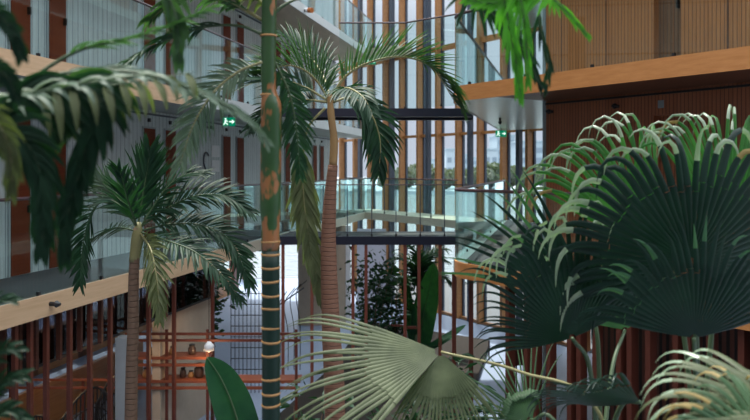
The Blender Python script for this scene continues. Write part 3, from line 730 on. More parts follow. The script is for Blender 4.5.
def fan(parent, hub, u, v, R, ang, n=34, mat='lf_fan', tip='lf_tip_sheen', tiplen=.24, droop=1.2, cup=.12, split=.55, w=1.0, petiole=None, stem='stem_green', r=.012, rfun=None, jit=.06, tips=.8, bow=0.0, dfun=None):
    """palmate leaf: pleated disc split into drooping strips"""
    u = u.normalized(); v = (v - u * v.dot(u)).normalized(); nn = u.cross(v); g = V((0, 0, -1))
    mb = MB(); a0, a1 = math.radians(ang[0]), math.radians(ang[1]); da = (a1 - a0) / n
    def pt(a, rr, up=0): return hub + (u * math.cos(a) + v * math.sin(a)) * rr + nn * (cup * rr * rr / R - bow * rr * abs(math.sin(a - (a0 + a1) / 2)) + up)
    for i in range(n):
        a = a0 + da * (i + .5); RR = R * (rfun(math.degrees(a)) if rfun else 1) * random.uniform(1 - jit, 1 + jit)
        vs = []; fs = []; rs = [.04, .2, .4, split]
        for x in rs:
            rr = RR * x; hf = da * .5
            vs += [pt(a - hf, rr), pt(a, rr, rr * abs(da) * .28), pt(a + hf, rr)]
        for j in range(3):
            q = j * 3; fs += [(q, q + 1, q + 4, q + 3), (q + 1, q + 2, q + 5, q + 4)]
        mb.add(vs, fs, 0)
        p = pt(a, RR * split); d = (pt(a, RR * split) - pt(a, RR * (split - .1))).normalized(); hw = RR * split * abs(da) * .5 * w
        segs = 10; ln = RR * (1 - split + tiplen); q = p.copy(); ps = []; ws = []; dd = d.copy(); dr = droop * random.uniform(.55, 1.4) * (dfun(math.degrees(a)) if dfun else 1)
        dd = (dd + V([random.gauss(0, .05) for _ in range(3)])).normalized()
        for j in range(segs + 1):
            ps.append(q.copy()); ws.append(hw * (1 - (j / segs) ** 2.6) * (1 - .35 * j / segs) + .001)
            k = (j / segs) ** 2.0; dd = (dd + g * (dr * k * .7)).normalized(); q = q + dd * (ln / segs)
        nb = nn
        cut = random.randint(4, 6) if random.random() < tips else segs
        mb.blade(ps[:cut + 1], ws[:cut + 1], nb, -.4, 0)
        if cut < segs: 
            dq = (ps[cut + 1] - ps[cut]).normalized()
            mb.blade(ps[cut:], ws[cut:], nb, -.4, 0 if dfun and dfun(math.degrees(a)) < .5 else 1 if random.random() < .95 else 2)
    o = mb.build('fan_leaf', [M[mat], M[tip], M['lf_dry']], parent, True)
    if petiole:
        pp = cr(petiole, 8); sb = MB(); sb.tube(pp, [r * (1.3 - .5 * i / (len(pp) - 1)) for i in range(len(pp))], 7); sb.build('petiole', M[stem], o, True)
    return o
CAM = V((0, -1, 0)); X = V((1, 0, 0))
def PP(Y, *xy):
    """path of photograph points; each may carry its own distance"""
    return [P(q[0], q[1], q[2] if len(q) > 2 else Y) for q in xy]

# --- ringed palm in the foreground centre
YA = 3.6
base = P(271, 0, YA); base.z = .1
pa = thing('areca_palm', 'tall foreground palm with a ringed dark green trunk and green crownshaft', 'palm', base)
mb = MB(); tp = PP(YA, (271, 900), (271, 600), (271, 420), (271, 340), (270.5, 250)); tp[0].z = .1
mb.tube(cr(tp, 5), .045, 16); tk = mb.build('trunk', M['trunk_a'], pa, True)
for y in (242, 255, 268, 281, 295, 309, 328, 342, 355, 378, 393, 405, 424):
    c = P(271 if y > 330 else 270.6, y + random.uniform(-.8, .8), YA); tl = V((random.uniform(-.06, .06), random.uniform(-.1, .1), 1)).normalized()
    mb = MB(); mb.tube([c - tl * .006, c, c + tl * .006], [.0455, .048, .0455], 16); mb.build('ring_scar', M['ring'], tk, True)
mb = MB(); cs = cr(PP(YA, (270.5, 250), (270.5, 200), (271, 150), (271.5, 110), (269, 92), (268.5, 60), (269, 20), (270, -30)), 5)
rr = []
for q in cs:
    y = HY - (q.z - EYE) * F / YA; rr.append((.046 if y > 215 else .052 if y > 105 else .052 - (105 - y) / 12 * .014 if y > 93 else .037))
mb.tube(cs, rr, 16); mb.build('crownshaft', M['crownshaft'], pa, True)
for y in (95, 36): 
    c = P(268.5, y, YA); mb = MB(); mb.tube([c - UP * .005, c, c + UP * .005], [.04, .043, .04], 16); mb.build('ring_scar', M['ring'], pa, True)
frond(pa, PP(YA, (266, 36), (240, 26), (205, 27), (168, 40), (135, 58, 3.5), (108, 80, 3.4)), 24, .22, .014, 60, 25, .5, 10, UP, 'lf_dark', 'stem_green', .009, .25)
frond(pa, PP(YA, (262, 20), (235, 4), (205, -6), (175, 0), (150, 20)), 22, .26, .016, 60, 25, .4, 5, UP, 'lf_mid', 'stem_olive', .009, .12)
frond(pa, PP(YA, (268, 20), (283, 6), (302, -2), (335, -6)), 14, .2, .014, 50, 25, .2, 30, UP, 'lf_mid', 'stem_green', .012, .45)
frond(pa, PP(YA, (268, 10), (250, -8), (225, -18)), 14, .3, .012, 60, 25, .9, 0, UP, 'lf_olive', 'stem_olive', .009, .1)
frond(pa, PP(3.4, (262, 62), (238, 72), (212, 94), (192, 128), (180, 165)), 30, .2, .007, 55, 25, .35, 0, CAM, 'lf_grey', 'stem_olive', .007, .08)
frond(pa, PP(YA, (274, 60), (290, 95), (297, 135), (300, 175)), 24, .17, .009, 50, 25, .4, 0, CAM, 'lf_dark', 'stem_green', .007, .08)

# --- slender palm on the left
YB = 7.5
c = P(131, 0, YB); c.z = 0.0
pb = thing('date_palm', 'slender palm with spiky crown before the lowest left gallery', 'palm', c)
mb = MB(); tp = PP(YB, (130, 640), (131, 420), (133, 330), (134, 270), (138, 228)); tp[0].z = 0.0; tc = cr(tp, 6)
mb.tube(tc, [.07 - .025 * i / (len(tc) - 1) for i in range(len(tc))], 12); mb.build('trunk', M['trunk_b'], pb, True)
mb = MB(); tc = cr(PP(YB, (134, 262), (137, 240), (139, 222)), 5); mb.tube(tc, [.05, .052, .054, .056, .058, .058, .058, .052, .045, .035, .02], 12); mb.build('crown_base', M['stem_olive'], pb, True)
fr = lambda path, **k: frond(pb, PP(YB, *path), **k)
fr(((138, 226), (142, 200), (147, 172), (150, 150)), n=30, L=.5, w=0.0163, a0=38, a1=14, droop=.1, hint=CAM, mat='lf_dark', u0=.1)
fr(((137, 227), (128, 200, 7.2), (122, 178, 7.0), (118, 168, 6.9)), n=24, L=.42, w=0.0150, a0=42, a1=16, droop=.15, hint=CAM, mat='lf_dark')
fr(((137, 227), (122, 207), (106, 200), (92, 212), (83, 245), (80, 285)), n=40, L=.36, w=0.0150, a0=68, a1=30, droop=.25, lift=15, hint=UP + CAM * .6, mat='lf_dark')
fr(((137, 226), (118, 198), (102, 183), (88, 172)), n=26, L=.36, w=0.0137, a0=50, a1=18, droop=.2, hint=CAM, mat='lf_grey')
fr(((139, 228), (165, 210), (195, 196), (225, 196), (250, 212)), n=44, L=.42, w=0.0150, a0=62, a1=26, droop=.3, lift=10, hint=UP + CAM * .7, mat='lf_dark')
fr(((140, 231), (172, 224), (205, 226), (232, 243), (250, 285)), n=44, L=.38, w=0.0150, a0=62, a1=26, droop=.3, lift=10, hint=UP + CAM * .7, mat='lf_dark')
fr(((140, 232), (165, 240, 7.2), (195, 252, 7), (222, 275, 6.9), (240, 300, 6.9)), n=36, L=.32, w=0.0150, a0=60, a1=26, droop=.35, hint=UP + CAM * .7, mat='lf_dark')
fr(((140, 233), (151, 250, 7.1), (157, 280, 6.9), (160, 318, 6.8)), n=30, L=.34, w=0.0163, a0=48, a1=20, droop=.4, hint=CAM, mat='lf_olive', stem='stem_olive')
fr(((139, 230), (165, 190), (185, 175), (205, 172)), n=30, L=.36, w=0.0137, a0=55, a1=22, droop=.2, hint=UP + CAM * .6, mat='lf_dark')
fr(((137, 231), (115, 228, 7.8), (95, 238, 8), (80, 262, 8)), n=26, L=.3, w=0.0137, a0=60, a1=26, droop=.3, hint=UP + CAM * .6, mat='lf_dark')

# --- red-brown trunk palm in the centre
YC = 6.0
c = P(336, 0, YC); c.z = 0.1
pc = thing('palm_tree', 'palm with a red-brown ringed trunk and feathery crown before the footbridge', 'palm', c)
mb = MB(); tp = PP(YC, (340, 700), (335, 420), (331, 330), (328.5, 250), (330, 200), (333, 165)); tp[0].z = .1; tc = cr(tp, 6); n_ = len(tc)
mb.tube(tc, [.085 - .005 * 0 if i < 8 else .085 - .045 * (i - 8) / (n_ - 9) for i in range(n_)], 14); mb.build('trunk', M['trunk_c'], pc, True)
mb = MB(); tc = cr(PP(YC, (333, 166), (334, 140), (331, 115), (330, 94)), 5); mb.tube(tc, [.034] * 6 + [.03] * 6 + [.026] * 4, 10); mb.build('crown_stem', M['trunk_t'], pc, True)
fc = lambda path, **k: frond(pc, PP(YC, *path), **k)
fc(((329, 100), (316, 80), (300, 68), (283, 66), (262, 74)), n=30, L=.5, w=0.0137, a0=62, a1=25, droop=.1, lift=55, hint=UP, mat='lf_mid', stem='stem_olive', u0=.08, jit=.08)
fc(((332, 97), (346, 76), (371, 62), (402, 57), (432, 68), (455, 102)), n=46, L=.42, w=0.0137, a0=64, a1=24, droop=.1, lift=48, hint=UP, mat='lf_mid', stem='stem_olive', jit=.08, r0=.014)
fc(((420, 60), (440, 72), (456, 90), (464, 112)), n=20, L=.3, w=0.0150, a0=50, a1=20, droop=.3, lift=0, hint=UP, mat='lf_mid', stem='stem_olive', u0=.0, r0=.006)
fc(((333, 102), (352, 98), (370, 112), (380, 140), (379, 172)), n=34, L=.34, w=0.0150, a0=58, a1=25, droop=.5, hint=CAM + UP * .4, mat='lf_dark', stem='stem_olive')
fc(((327, 100), (302, 86), (270, 78), (236, 80), (205, 96)), n=40, L=.42, w=0.0137, a0=62, a1=25, droop=.15, lift=12, hint=UP + CAM * .7, mat='lf_dark', stem='stem_olive')
fc(((327, 102), (300, 100), (272, 108), (250, 128)), n=30, L=.34, w=0.0137, a0=60, a1=25, droop=.3, lift=10, hint=UP + CAM * .6, mat='lf_dark', stem='stem_olive')
fc(((325, 108), (308, 128), (303, 160), (304, 200), (311, 250), (322, 300)), n=48, L=.3, w=0.0200, a0=38, a1=16, droop=.5, hint=CAM, mat='lf_olive', stem='stem_olive', u0=.25)
fc(((332, 98), (345, 88, 5.6), (362, 96, 5.3), (372, 112, 5.2)), n=24, L=.3, w=0.0137, a0=58, a1=25, droop=.4, hint=UP + CAM * .6, mat='lf_dark', stem='stem_olive')
fc(((330, 96), (322, 74, 6.4), (306, 52, 6.6), (288, 38, 6.7), (268, 34, 6.8)), n=26, L=.42, w=0.0137, a0=58, a1=22, droop=.2, lift=25, hint=UP + CAM * .3, mat='lf_dark', stem='stem_olive')

# --- near out-of-focus palm at the top left
c = V((-2.3, 1.9, 0)); pd = thing('areca_palm', 'blurred near palm reaching in from the left edge with drooping grey-green fronds', 'palm', c)
mb = MB(); mb.tube(cr([(-2.3, 1.9, 0), (-2.25, 1.9, 2), (-2.1, 1.9, 4), (-1.7, 1.9, 5.3)], 6), .05, 10); mb.build('trunk', M['trunk_a'], pd, True)
fd = lambda Y, path, **k: frond(pd, PP(Y, *path), **k)
fd(1.9, ((-180, 150), (-80, 112), (0, 98), (60, 88), (120, 78), (158, 76), (184, 92)), n=15, L=.13, w=.0095, a0=40, a1=16, droop=1.0, lift=10, hint=UP + CAM * .5, mat='lf_grey', stem='stem_green', r0=.008, u0=.4, jit=.2)
fd(2.1, ((-160, 130), (-40, 96), (60, 74), (130, 72), (190, 88), (240, 114), (268, 142)), n=22, L=.11, w=.0085, a0=24, a1=12, droop=.25, hint=UP + CAM, mat='lf_grey', stem='stem_green', r0=.008, u0=.5)
fd(2.0, ((-160, 160), (-60, 110), (40, 92), (120, 84), (195, 72)), n=10, L=.2, w=.0125, a0=50, a1=40, droop=1.0, hint=UP, mat='lf_olive', stem='stem_green', r0=.007, u0=.55, hang=.55, jit=.25)
fd(2.05, ((-180, 150), (-60, 96), (40, 80), (98, 84), (98, 100), (74, 124), (44, 152)), n=18, L=.19, w=.0115, a0=34, a1=12, droop=.5, hint=CAM, mat='lf_mid', stem='stem_green', r0=.007, u0=.66, jit=.2)
fd(2.0, ((-140, 180), (-20, 110), (60, 92), (100, 98), (86, 150), (68, 215), (66, 250)), n=44, L=.19, w=.0145, a0=38, a1=14, droop=.9, hint=CAM, mat='lf_dark', stem='stem_green', r0=.008, u0=.4)
fd(1.9, ((-160, 190), (-60, 150), (0, 128), (36, 160), (44, 215), (42, 245)), n=36, L=.18, w=.013, a0=38, a1=16, droop=.8, hint=CAM, mat='lf_dark', stem='stem_green', r0=.008, u0=.4)
fd(1.7, ((-150, 200), (-70, 120), (-10, 120), (10, 150), (12, 190)), n=18, L=.12, w=.008, a0=40, a1=20, droop=.6, hint=CAM, mat='lf_olive', stem='stem_olive', r0=.007, u0=.5)
fd(1.6, ((-160, 90), (-80, 40), (-20, 14), (8, 24), (22, 56)), n=20, L=.08, w=.009, a0=55, a1=25, droop=.6, hint=CAM, mat='lf_dark', stem='stem_green', r0=.006, u0=.5)
fd(1.6, ((-160, 150), (-80, 100), (-20, 70), (6, 76), (18, 100)), n=18, L=.08, w=.009, a0=55, a1=25, droop=.6, hint=CAM, mat='lf_dark', stem='stem_green', r0=.006, u0=.5)
fd(2.2, ((-60, 150), (60, 60), (130, 38), (180, 22), (215, 6)), n=18, L=.12, w=.009, a0=40, a1=22, droop=.4, hint=UP, mat='lf_mid', stem='stem_green', r0=.007, u0=.5)
fd(2.2, ((90, -60), (150, -30), (174, 10), (178, 40), (180, 60)), n=7, L=.15, w=.012, a0=26, a1=14, droop=.8, hint=CAM, mat='lf_mid', stem='stem_green', r0=.006, u0=.4)

# --- bright fronds hanging at the top right
c = V((1.75, 2.5, 0)); pe = thing('areca_palm', 'near palm whose bright green fronds hang in from the top edge', 'palm', c)
mb = MB(); mb.tube(cr([(1.75, 2.5, 0), (1.7, 2.5, 3), (1.55, 2.55, 5.4), (1.1, 2.5, 6.35), (.72, 2.5, 6.2)], 6), .045, 10); tk_ = mb.build('trunk', M['trunk_a'], pe, True)
fe = lambda Y, path, **k: frond(pe, PP(Y, *path), **k)
fe(2.5, ((585, -50), (540, -50), (506, -24), (508, 20), (516, 62), (520, 92)), n=16, L=.17, w=.0085, a0=22, a1=8, droop=.5, hint=CAM, mat='lf_bright', stem='stem_green', r0=.007, u0=.3)
fe(2.45, ((585, -50), (550, -40), (522, -20), (524, 20), (527, 55), (528, 80)), n=10, L=.15, w=.007, a0=18, a1=8, droop=.5, hint=CAM, mat='lf_bright', stem='stem_green', r0=.006, u0=.35)
fe(2.6, ((585, -50), (530, -50), (476, -14), (496, 18), (524, 52), (540, 84)), n=18, L=.17, w=.0085, a0=20, a1=10, droop=.4, hint=CAM, mat='lf_dark', stem='stem_green', r0=.007, u0=.35)
fe(2.6, ((585, -50), (570, -30), (540, 10), (548, 60), (546, 90)), n=6, L=.13, w=.007, a0=12, a1=8, droop=.4, hint=CAM, mat='lf_dark', stem='stem_green', r0=.005, u0=.45)
fe(2.4, ((585, -50), (560, -30), (552, -6), (565, 10), (588, 36)), n=8, L=.09, w=.006, a0=18, a1=8, droop=.3, hint=CAM, mat='lf_bright', stem='stem_green', r0=.006, u0=.45)
fe(2.5, ((600, -40), (560, -14), (520, 0), (490, 3), (468, 0)), n=16, L=.1, w=.01, a0=34, a1=18, droop=.4, hint=CAM, mat='lf_bright', stem='stem_green', r0=.007, u0=.3)

# --- fan palms on the right
def tilt(a, el):   # viewing basis leaned back
    return X, (UP * math.cos(math.radians(el)) + V((0, 1, 0)) * math.sin(math.radians(el)))
c = P(694, 0, 3.7); c.z = .1
pf = thing('fan_palm', 'big dark green fan palm on the right with drooping tips and a painted silvery sheen', 'fan palm', c)
mb = MB(); mb.tube(cr([(c.x, 3.7, .1), (c.x, 3.7, 2), (c.x + .03, 3.7, 3.9)], 6), .08, 12); mb.build('trunk', M['trunk_b'], pf, True)
top = V((c.x + .03, 3.7, 3.85))
u_, v_ = X, (UP * .93 + V((0, -.36, 0)))
fan(pf, P(690, 262, 3.5), X, UP * .97 + V((0, -.22, 0)), .55, (-35, 215), 44, 'lf_fan', 'lf_tip_sheen', .5, 2.6, -.25, .72, 1.0, [top, P(696, 330, 3.55), P(690, 262, 3.5)], rfun=lambda a: .95 + .08 * math.sin(math.radians(a)) - .2 * math.exp(-((a - 97) / 14) ** 2), tips=.9, jit=.1)
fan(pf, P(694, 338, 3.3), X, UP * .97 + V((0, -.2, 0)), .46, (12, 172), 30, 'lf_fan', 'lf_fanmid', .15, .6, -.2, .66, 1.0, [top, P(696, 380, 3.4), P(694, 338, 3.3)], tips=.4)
fan(pf, P(726, 240, 3.9), X, UP * .97 + V((0, -.05, 0)), .64, (55, 122), 22, 'lf_lit', 'lf_tip_sheen', .45, 2.8, -.2, .66, 1.0, [top, P(715, 300, 3.8), P(726, 240, 3.9)])
fan(pf, P(655, 255, 4.1), X, UP * .97 + V((0, -.05, 0)), .7, (86, 152), 22, 'lf_lit', 'lf_tip_sheen', .45, 2.8, -.2, .66, 1.0, [top, P(680, 310, 3.9), P(660, 255, 4.1)])
c = P(600, 0, 3.9); c.z = .1
pg = thing('fan_palm', 'dark fan palm beside the path, below the right gallery corner', 'fan palm', c)
top = V((c.x, 3.9, 3.75)); mb = MB(); mb.tube(cr([(c.x, 3.9, .1), (c.x, 3.9, 2), (c.x, 3.9, 3.8)], 6), .075, 12); mb.build('trunk', M['trunk_b'], pg, True)
fan(pg, P(588, 300, 4.1), X, UP * .97 + V((0, -.2, 0)), .78, (112, 172), 13, 'lf_fan', 'lf_fanmid', .08, .15, -.1, .4, 1.1, [top, P(598, 345, 4.0), P(588, 300, 4.1)], tips=.3)
fan(pg, P(572, 338, 3.7), X, UP * .97 + V((0, -.3, 0)), .5, (25, 200), 40, 'lf_fan', 'lf_tip_sheen', .5, 3.0, -.25, .68, 1.0, [top, P(590, 370, 3.8), P(572, 338, 3.7)], tips=.85, dfun=lambda a: 1 if a < 138 else .18, rfun=lambda a: 1 if a < 130 else max(.68, 1 - (a - 130) * .012))
fan(pg, P(640, 402, 3.4), X, UP * .45 + V((0, -.85, 0)), .47, (115, 235), 26, 'lf_fan', 'lf_fan', .15, .8, -.15, .6, 1.0, [top, P(620, 408, 3.6), P(640, 402, 3.4)])
fan(pg, P(625, 330, 4.4), X, UP * .9 + V((0, -.1, 0)), .45, (30, 170), 28, 'lf_fanmid', 'lf_pale', .3, 1.6, -.2, .6, 1.0, [top, P(612, 370, 4.2), P(625, 330, 4.4)])
# --- pale fan leaf at the bottom centre
c = P(640, 0, 3.6); c.z = .1; 
ph = thing('fan_palm', 'low fan palm with a wide pale olive leaf at the bottom centre', 'fan palm', c)
mb = MB(); mb.tube([(c.x, 3.6, .1), (c.x, 3.6, 1.6), (c.x - .02, 3.6, 3.2)], .06, 12); mb.build('trunk', M['trunk_b'], ph, True)
top = V((c.x - .02, 3.6, 3.2))
fan(ph, P(441, 352, 3.9), X, UP * .62 + V((0, .78, 0)), .8, (152, 232), 22, 'lf_pale', 'lf_pale', .15, .35, -.06, .5, .85, [top, P(600, 415, 3.65), P(520, 372, 3.8), P(441, 352, 3.9)], 'stem_olive', .009, tips=.25)
fan(ph, P(441, 353, 3.88), X, UP * .85 + V((0, .5, 0)), .4, (228, 318), 24, 'lf_pale', 'lf_olive', .15, .25, -.06, .6, .85, None, tips=.25)
fan(ph, P(530, 420, 3.9), X, UP * .85 + V((0, .5, 0)), .4, (60, 180), 18, 'lf_mid', 'lf_mid', .15, .25, -.06, .3, .7, [top, P(560, 430, 3.8), P(530, 420, 3.9)], tips=.2)
# --- pale lit leaf at the bottom right corner
c = P(860, 0, 2.3); c.z = 0
pi_ = thing('fan_palm', 'near fan palm whose pale lit leaf fills the bottom right corner', 'fan palm', c)
mb = MB(); mb.tube([(c.x, 2.3, 0), (c.x, 2.3, 2.5), (c.x, 2.3, 4.3)], .06, 12); mb.build('trunk', M['trunk_b'], pi_, True)
fan(pi_, P(800, 415, 2.3), X, UP * .45 + V((0, .88, 0)), .43, (105, 230), 19, 'lf_pale', 'lf_tip_sheen', .25, 1.3, -.1, .5, 1.0, [V((c.x, 2.3, 4.3)), P(830, 425, 2.3), P(800, 415, 2.3)], tips=.9)
fan(pi_, P(790, 470, 2.2), X, UP * .8 + V((0, .6, 0)), .34, (60, 190), 22, 'lf_mid', 'lf_dry', .3, 1.5, -.1, .5, 1.0, [V((c.x, 2.3, 4.3)), P(790, 470, 2.2)], tips=.9)

# --- dark near leaves in the bottom left corner
c = V((-1.35, 2.0, 0)); pk = thing('areca_palm', 'dark blurred low palm in the bottom left corner', 'palm', c)
mb = MB(); mb.tube([(-1.35, 2, 0), (-1.35, 2, 2), (-1.3, 2, 4.5)], .04, 10); mb.build('trunk', M['trunk_a'], pk, True)
for pth in (((-100, 480), (-40, 400), (0, 352), (18, 350)), ((-100, 480), (-40, 430), (0, 385), (24, 375)), ((-100, 480), (-50, 350), (-10, 305), (14, 300)), ((-100, 480), (-30, 430), (5, 410), (26, 418))):
    frond(pk, PP(2.0, *pth), 14, .1, .009, 45, 20, .5, 10, UP + CAM, 'lf_dark', 'stem_green', .006, .4)

# --- banana plants
def paddle(parent, pts, w, nrm, mat='lf_banana'):
    ps = cr(pts, 6); m = len(ps); mb = MB(); ws = [w * max(.03, math.sin(math.pi * (.04 + .96 * i / (m - 1))) ** .6) for i in range(m)]
    mb.blade(ps, ws, nrm, .22); o = mb.build('paddle_leaf', M[mat], parent, True)
    sb = MB(); sb.tube([q + CAM * .004 for q in ps], [.012 - .009 * i / (m - 1) for i in range(m)], 6); sb.build('midrib', M['stem_green'], o, True)
c = P(250, 0, 5.2); c.z = .12; t = thing('banana_plant', 'banana plant with broad dark leaf left of the ringed palm trunk', 'plant', c)
mb = MB(); mb.tube([c, c + UP * 2.6], .05, 10); mb.build('stem', M['stem_green'], t, True)
paddle(t, [c + UP * 2.5] + PP(5.2, (246, 460), (236, 415), (222, 380), (207, 357)), .14, V((.3, -1, .2)))
paddle(t, [c + UP * 2.4, c + V((.25, -.1, 2.9)), c + V((.6, -.1, 3.0)), c + V((.9, -.2, 2.8))], .12, V((0, -.6, .8)))
c = P(417, 0, 20); c.z = .14; t = thing('banana_plant', 'banana plant with upright paddle leaves behind the red posts', 'plant', c)
mb = MB(); mb.tube([c, c + UP * .7], .08, 10); mb.build('stem', M['stem_green'], t, True)
paddle(t, [c + UP * .2] + PP(20, (420, 340), (424, 312), (430, 285), (434, 263)), .34, V((.1, -1, .1)))
paddle(t, [c + UP * .2] + PP(20.1, (414, 340), (410, 310), (406, 285), (404, 268)), .17, V((-.6, -.8, .1)))
paddle(t, [c + UP * .2] + PP(19.7, (436, 345), (452, 335), (466, 325)), .17, V((0, -.6, .8)))
# --- small feathery palm behind the footbridge posts
YD = 20.6; c = P(418, 0, YD); c.z = .14; t = thing('dwarf_palm', 'small feathery palm behind the posts of the lower footbridge', 'palm', c)
mb = MB(); mb.tube([c, P(418, 300, YD)], .05, 10); mb.build('trunk', M['trunk_b'], t, True)
for pth in (((418, 300), (414, 270), (402, 258), (386, 262)), ((418, 300), (420, 268), (432, 255), (448, 262)), ((418, 300), (419, 270), (416, 252), (408, 246)), ((418, 300), (424, 280), (440, 275), (452, 285)), ((418, 300), (410, 285), (396, 282), (386, 292)), ((418, 300), (425, 265), (438, 250), (447, 250))):
    frond(t, PP(YD, *pth), 24, .55, .026, 60, 25, .5, 10, UP + CAM * .4, 'lf_dark', 'stem_green', .015, .2)

# --- leafy shrubs
def shrub(name, label, c, h, r, n, L=.14, w=.03, mat='lf_shrub', stems=7, z0=.15):
    t = thing(name, label, 'shrub', c)
    tips = []
    for i in range(stems):
        a = 6.283 * i / stems + random.uniform(-.3, .3); rr = r * random.uniform(.25, .9); hh = h * random.uniform(.7, 1)
        pts = cr([c, c + V((rr * .4 * math.cos(a), rr * .4 * math.sin(a), hh * .5)), c + V((rr * math.cos(a), rr * math.sin(a), hh))], 5)
        mb = MB(); mb.tube(pts, [.016 - .012 * j / (len(pts) - 1) for j in range(len(pts))], 5); mb.build('stem', M['stem_brown'], t); tips.append(pts)
    mb = MB()
    for k in range(n):
        pts = random.choice(tips); q = pts[random.randint(int(len(pts) * z0), len(pts) - 1)]
        p = q + V([random.gauss(0, r * .28), random.gauss(0, r * .28), random.gauss(0, h * .07)])
        d = V([random.gauss(0, 1), random.gauss(0, 1), random.uniform(-.5, .9)]).normalized(); l = L * random.uniform(.6, 1.2)
        ps = [p, p + d * l * .5 - UP * l * .03, p + d * l - UP * l * .2]
        nn = d.cross(V([random.gauss(0, 1) for _ in range(3)])); nn = nn.normalized() if nn.length > .01 else UP
        mb.blade(ps, [w * .4, w, w * .08], nn, .2)
    mb.build('foliage', M[mat], t); return t
c = P(372, 0, 19.6); c.z = .14; shrub('shrub', 'tall open shrub with small dark leaves before the lilac panel', c, 2.95, .75, 800, .2, .04, z0=.3)
c = P(394, 0, 19.9); c.z = .14; shrub('shrub', 'bushy dark shrub beside the feathery palm behind the posts', c, 2.5, .55, 500, .2, .04, z0=.25)
und = [(300, 395, 9.5, .75, 2.25, 'dark leafy bush at the foot of the ringed palm'), (352, 400, 8.8, .7, 2.0, 'dark leafy bush right of the red-brown trunk'), (430, 345, 13, .8, 1.9, 'dark leafy bush below the banana paddle leaves'),
       (400, 400, 10, .8, 1.8, 'dark leafy bush behind the pale fan leaf'), (470, 420, 12.5, .45, 1.2, 'low dark bush at the left edge of the pale path'), (575, 400, 7, .5, 1.9, 'dark bush under the right-hand fan palms'), (660, 410, 6, .55, 2.2, 'dark bush before the posts under the right gallery'), (720, 380, 6.5, .5, 2.6, 'dark bush at the right edge under the big fan leaf'),
       (215, 400, 10.5, .45, 1.7, 'dark leafy bush left of the banana leaf'), (285, 420, 6.5, .5, 2.6, 'near dark bush between the two central palm trunks')]
for x, y, Y, r, h, lab in und:
    c = P(x, 0, Y); c.z = .1; shrub('shrub', lab, c, h, r, 420, .24, .035, 'lf_dark' if Y > 8 else 'lf_shrub')
# plant with strap leaves at the bottom right of the path
def strap(label, x, Y, h, n, mat, spread=.5):
    c = P(x, 0, Y); c.z = .12; t = thing('strap_plant', label, 'plant', c)
    mb = MB()
    for i in range(n):
        a = random.uniform(0, 6.283); rr = spread * random.uniform(.3, 1); hh = h * random.uniform(.7, 1)
        ps = cr([c, c + V((rr * .35 * math.cos(a), rr * .35 * math.sin(a), hh * .75)), c + V((rr * math.cos(a), rr * math.sin(a), hh)), c + V((rr * 1.4 * math.cos(a), rr * 1.4 * math.sin(a), hh * .88))], 3)
        m = len(ps); mb.blade(ps, [.018 * (1 - (j / (m - 1)) ** 2) + .001 for j in range(m)], V((math.cos(a), math.sin(a), .8)).normalized(), .3)
    mb.build('leaves', M[mat], t, True)
strap('long strap-leaved plant growing up before the pale path', 522, 7.5, 2.9, 30, 'lf_mid', .45)
strap('strap-leaved plant at the foot of the pale fan leaf', 400, 6.5, 2.75, 60, 'lf_mid', .4)
strap('strap-leaved plant left of the red-brown palm trunk', 300, 7.0, 2.85, 60, 'lf_dark', .4)
# dark bush standing on the gallery side, outside the glass of the left ground floor
c = LY(18.2, 1.9); c.z = 0; shrub('indoor_tree', 'dark leafy indoor tree behind the smoked glass under the left gallery', c, 3.1, .75, 700, .2, .045, z0=.4)
c = P(243, 0, 35.2); c.z = -.06; shrub('shrub', 'leafy shrub on the quay beyond the lattice screen', c, 3.3, .75, 420, .3, .07, z0=.25)
c = LY(9.2, 1.0); c.z = L0; shrub('potted_plant', 'small dark plant behind the glass at the near end of the left gallery', c, .75, .16, 120, .12, .03)

# ------------------------------------------------------------------ outside: quay, water, trees, city
mb = MB(); mb.prism([(-70, 9), (-17, 9), (-15, 36), FA(-8, .6), FA(12, .6), (40, 22), (60, 22), (60, 30), (14, 33), (-6, 36), (-70, 46)], -.5, -.05)
o = mb.build('floor.012', M['paving']); tag(o, 'pale paved quay outside the glass facade', 'quay', None, 'structure')
m_, nt, out = mat_base('canal water'); b = N(nt, 'ShaderNodeBsdfPrincipled', Roughness=.12); b.inputs['Base Color'].default_value = (.22, .26, .27, 1)
g = nt.nodes.new('ShaderNodeNewGeometry'); mp = N(nt, 'ShaderNodeMapping'); mp.inputs['Scale'].default_value = (.5, 1.3, 1); nt.links.new(g.outputs['Position'], mp.inputs[0])
no = N(nt, 'ShaderNodeTexNoise', Scale=1.2, Detail=5.0); nt.links.new(mp.outputs[0], no.inputs['Vector']); bp = N(nt, 'ShaderNodeBump', Strength=.9, Distance=.25); nt.links.new(no.outputs['Fac'], bp.inputs['Height']); nt.links.new(bp.outputs[0], b.inputs['Normal']); nt.links.new(b.outputs[0], out.inputs[0])
mb = MB(); mb.prism([(-300, 46.2), (-70, 46.2), (-6, 36.2), (14, 33.2), (60, 30.2), (300, 30.2), (300, 165), (-300, 165)], -1.8, -.6); o = mb.build('water', m_); tag(o, 'pale rippled canal water beyond the quay', 'water', None, 'stuff')
mb = MB(); mb.prism([(-400, 165), (400, 165), (400, 420), (-400, 420)], -1.5, .2); o = mb.build('floor.013', M['bld_a']); tag(o, 'pale far bank across the water', 'bank', None, 'structure')
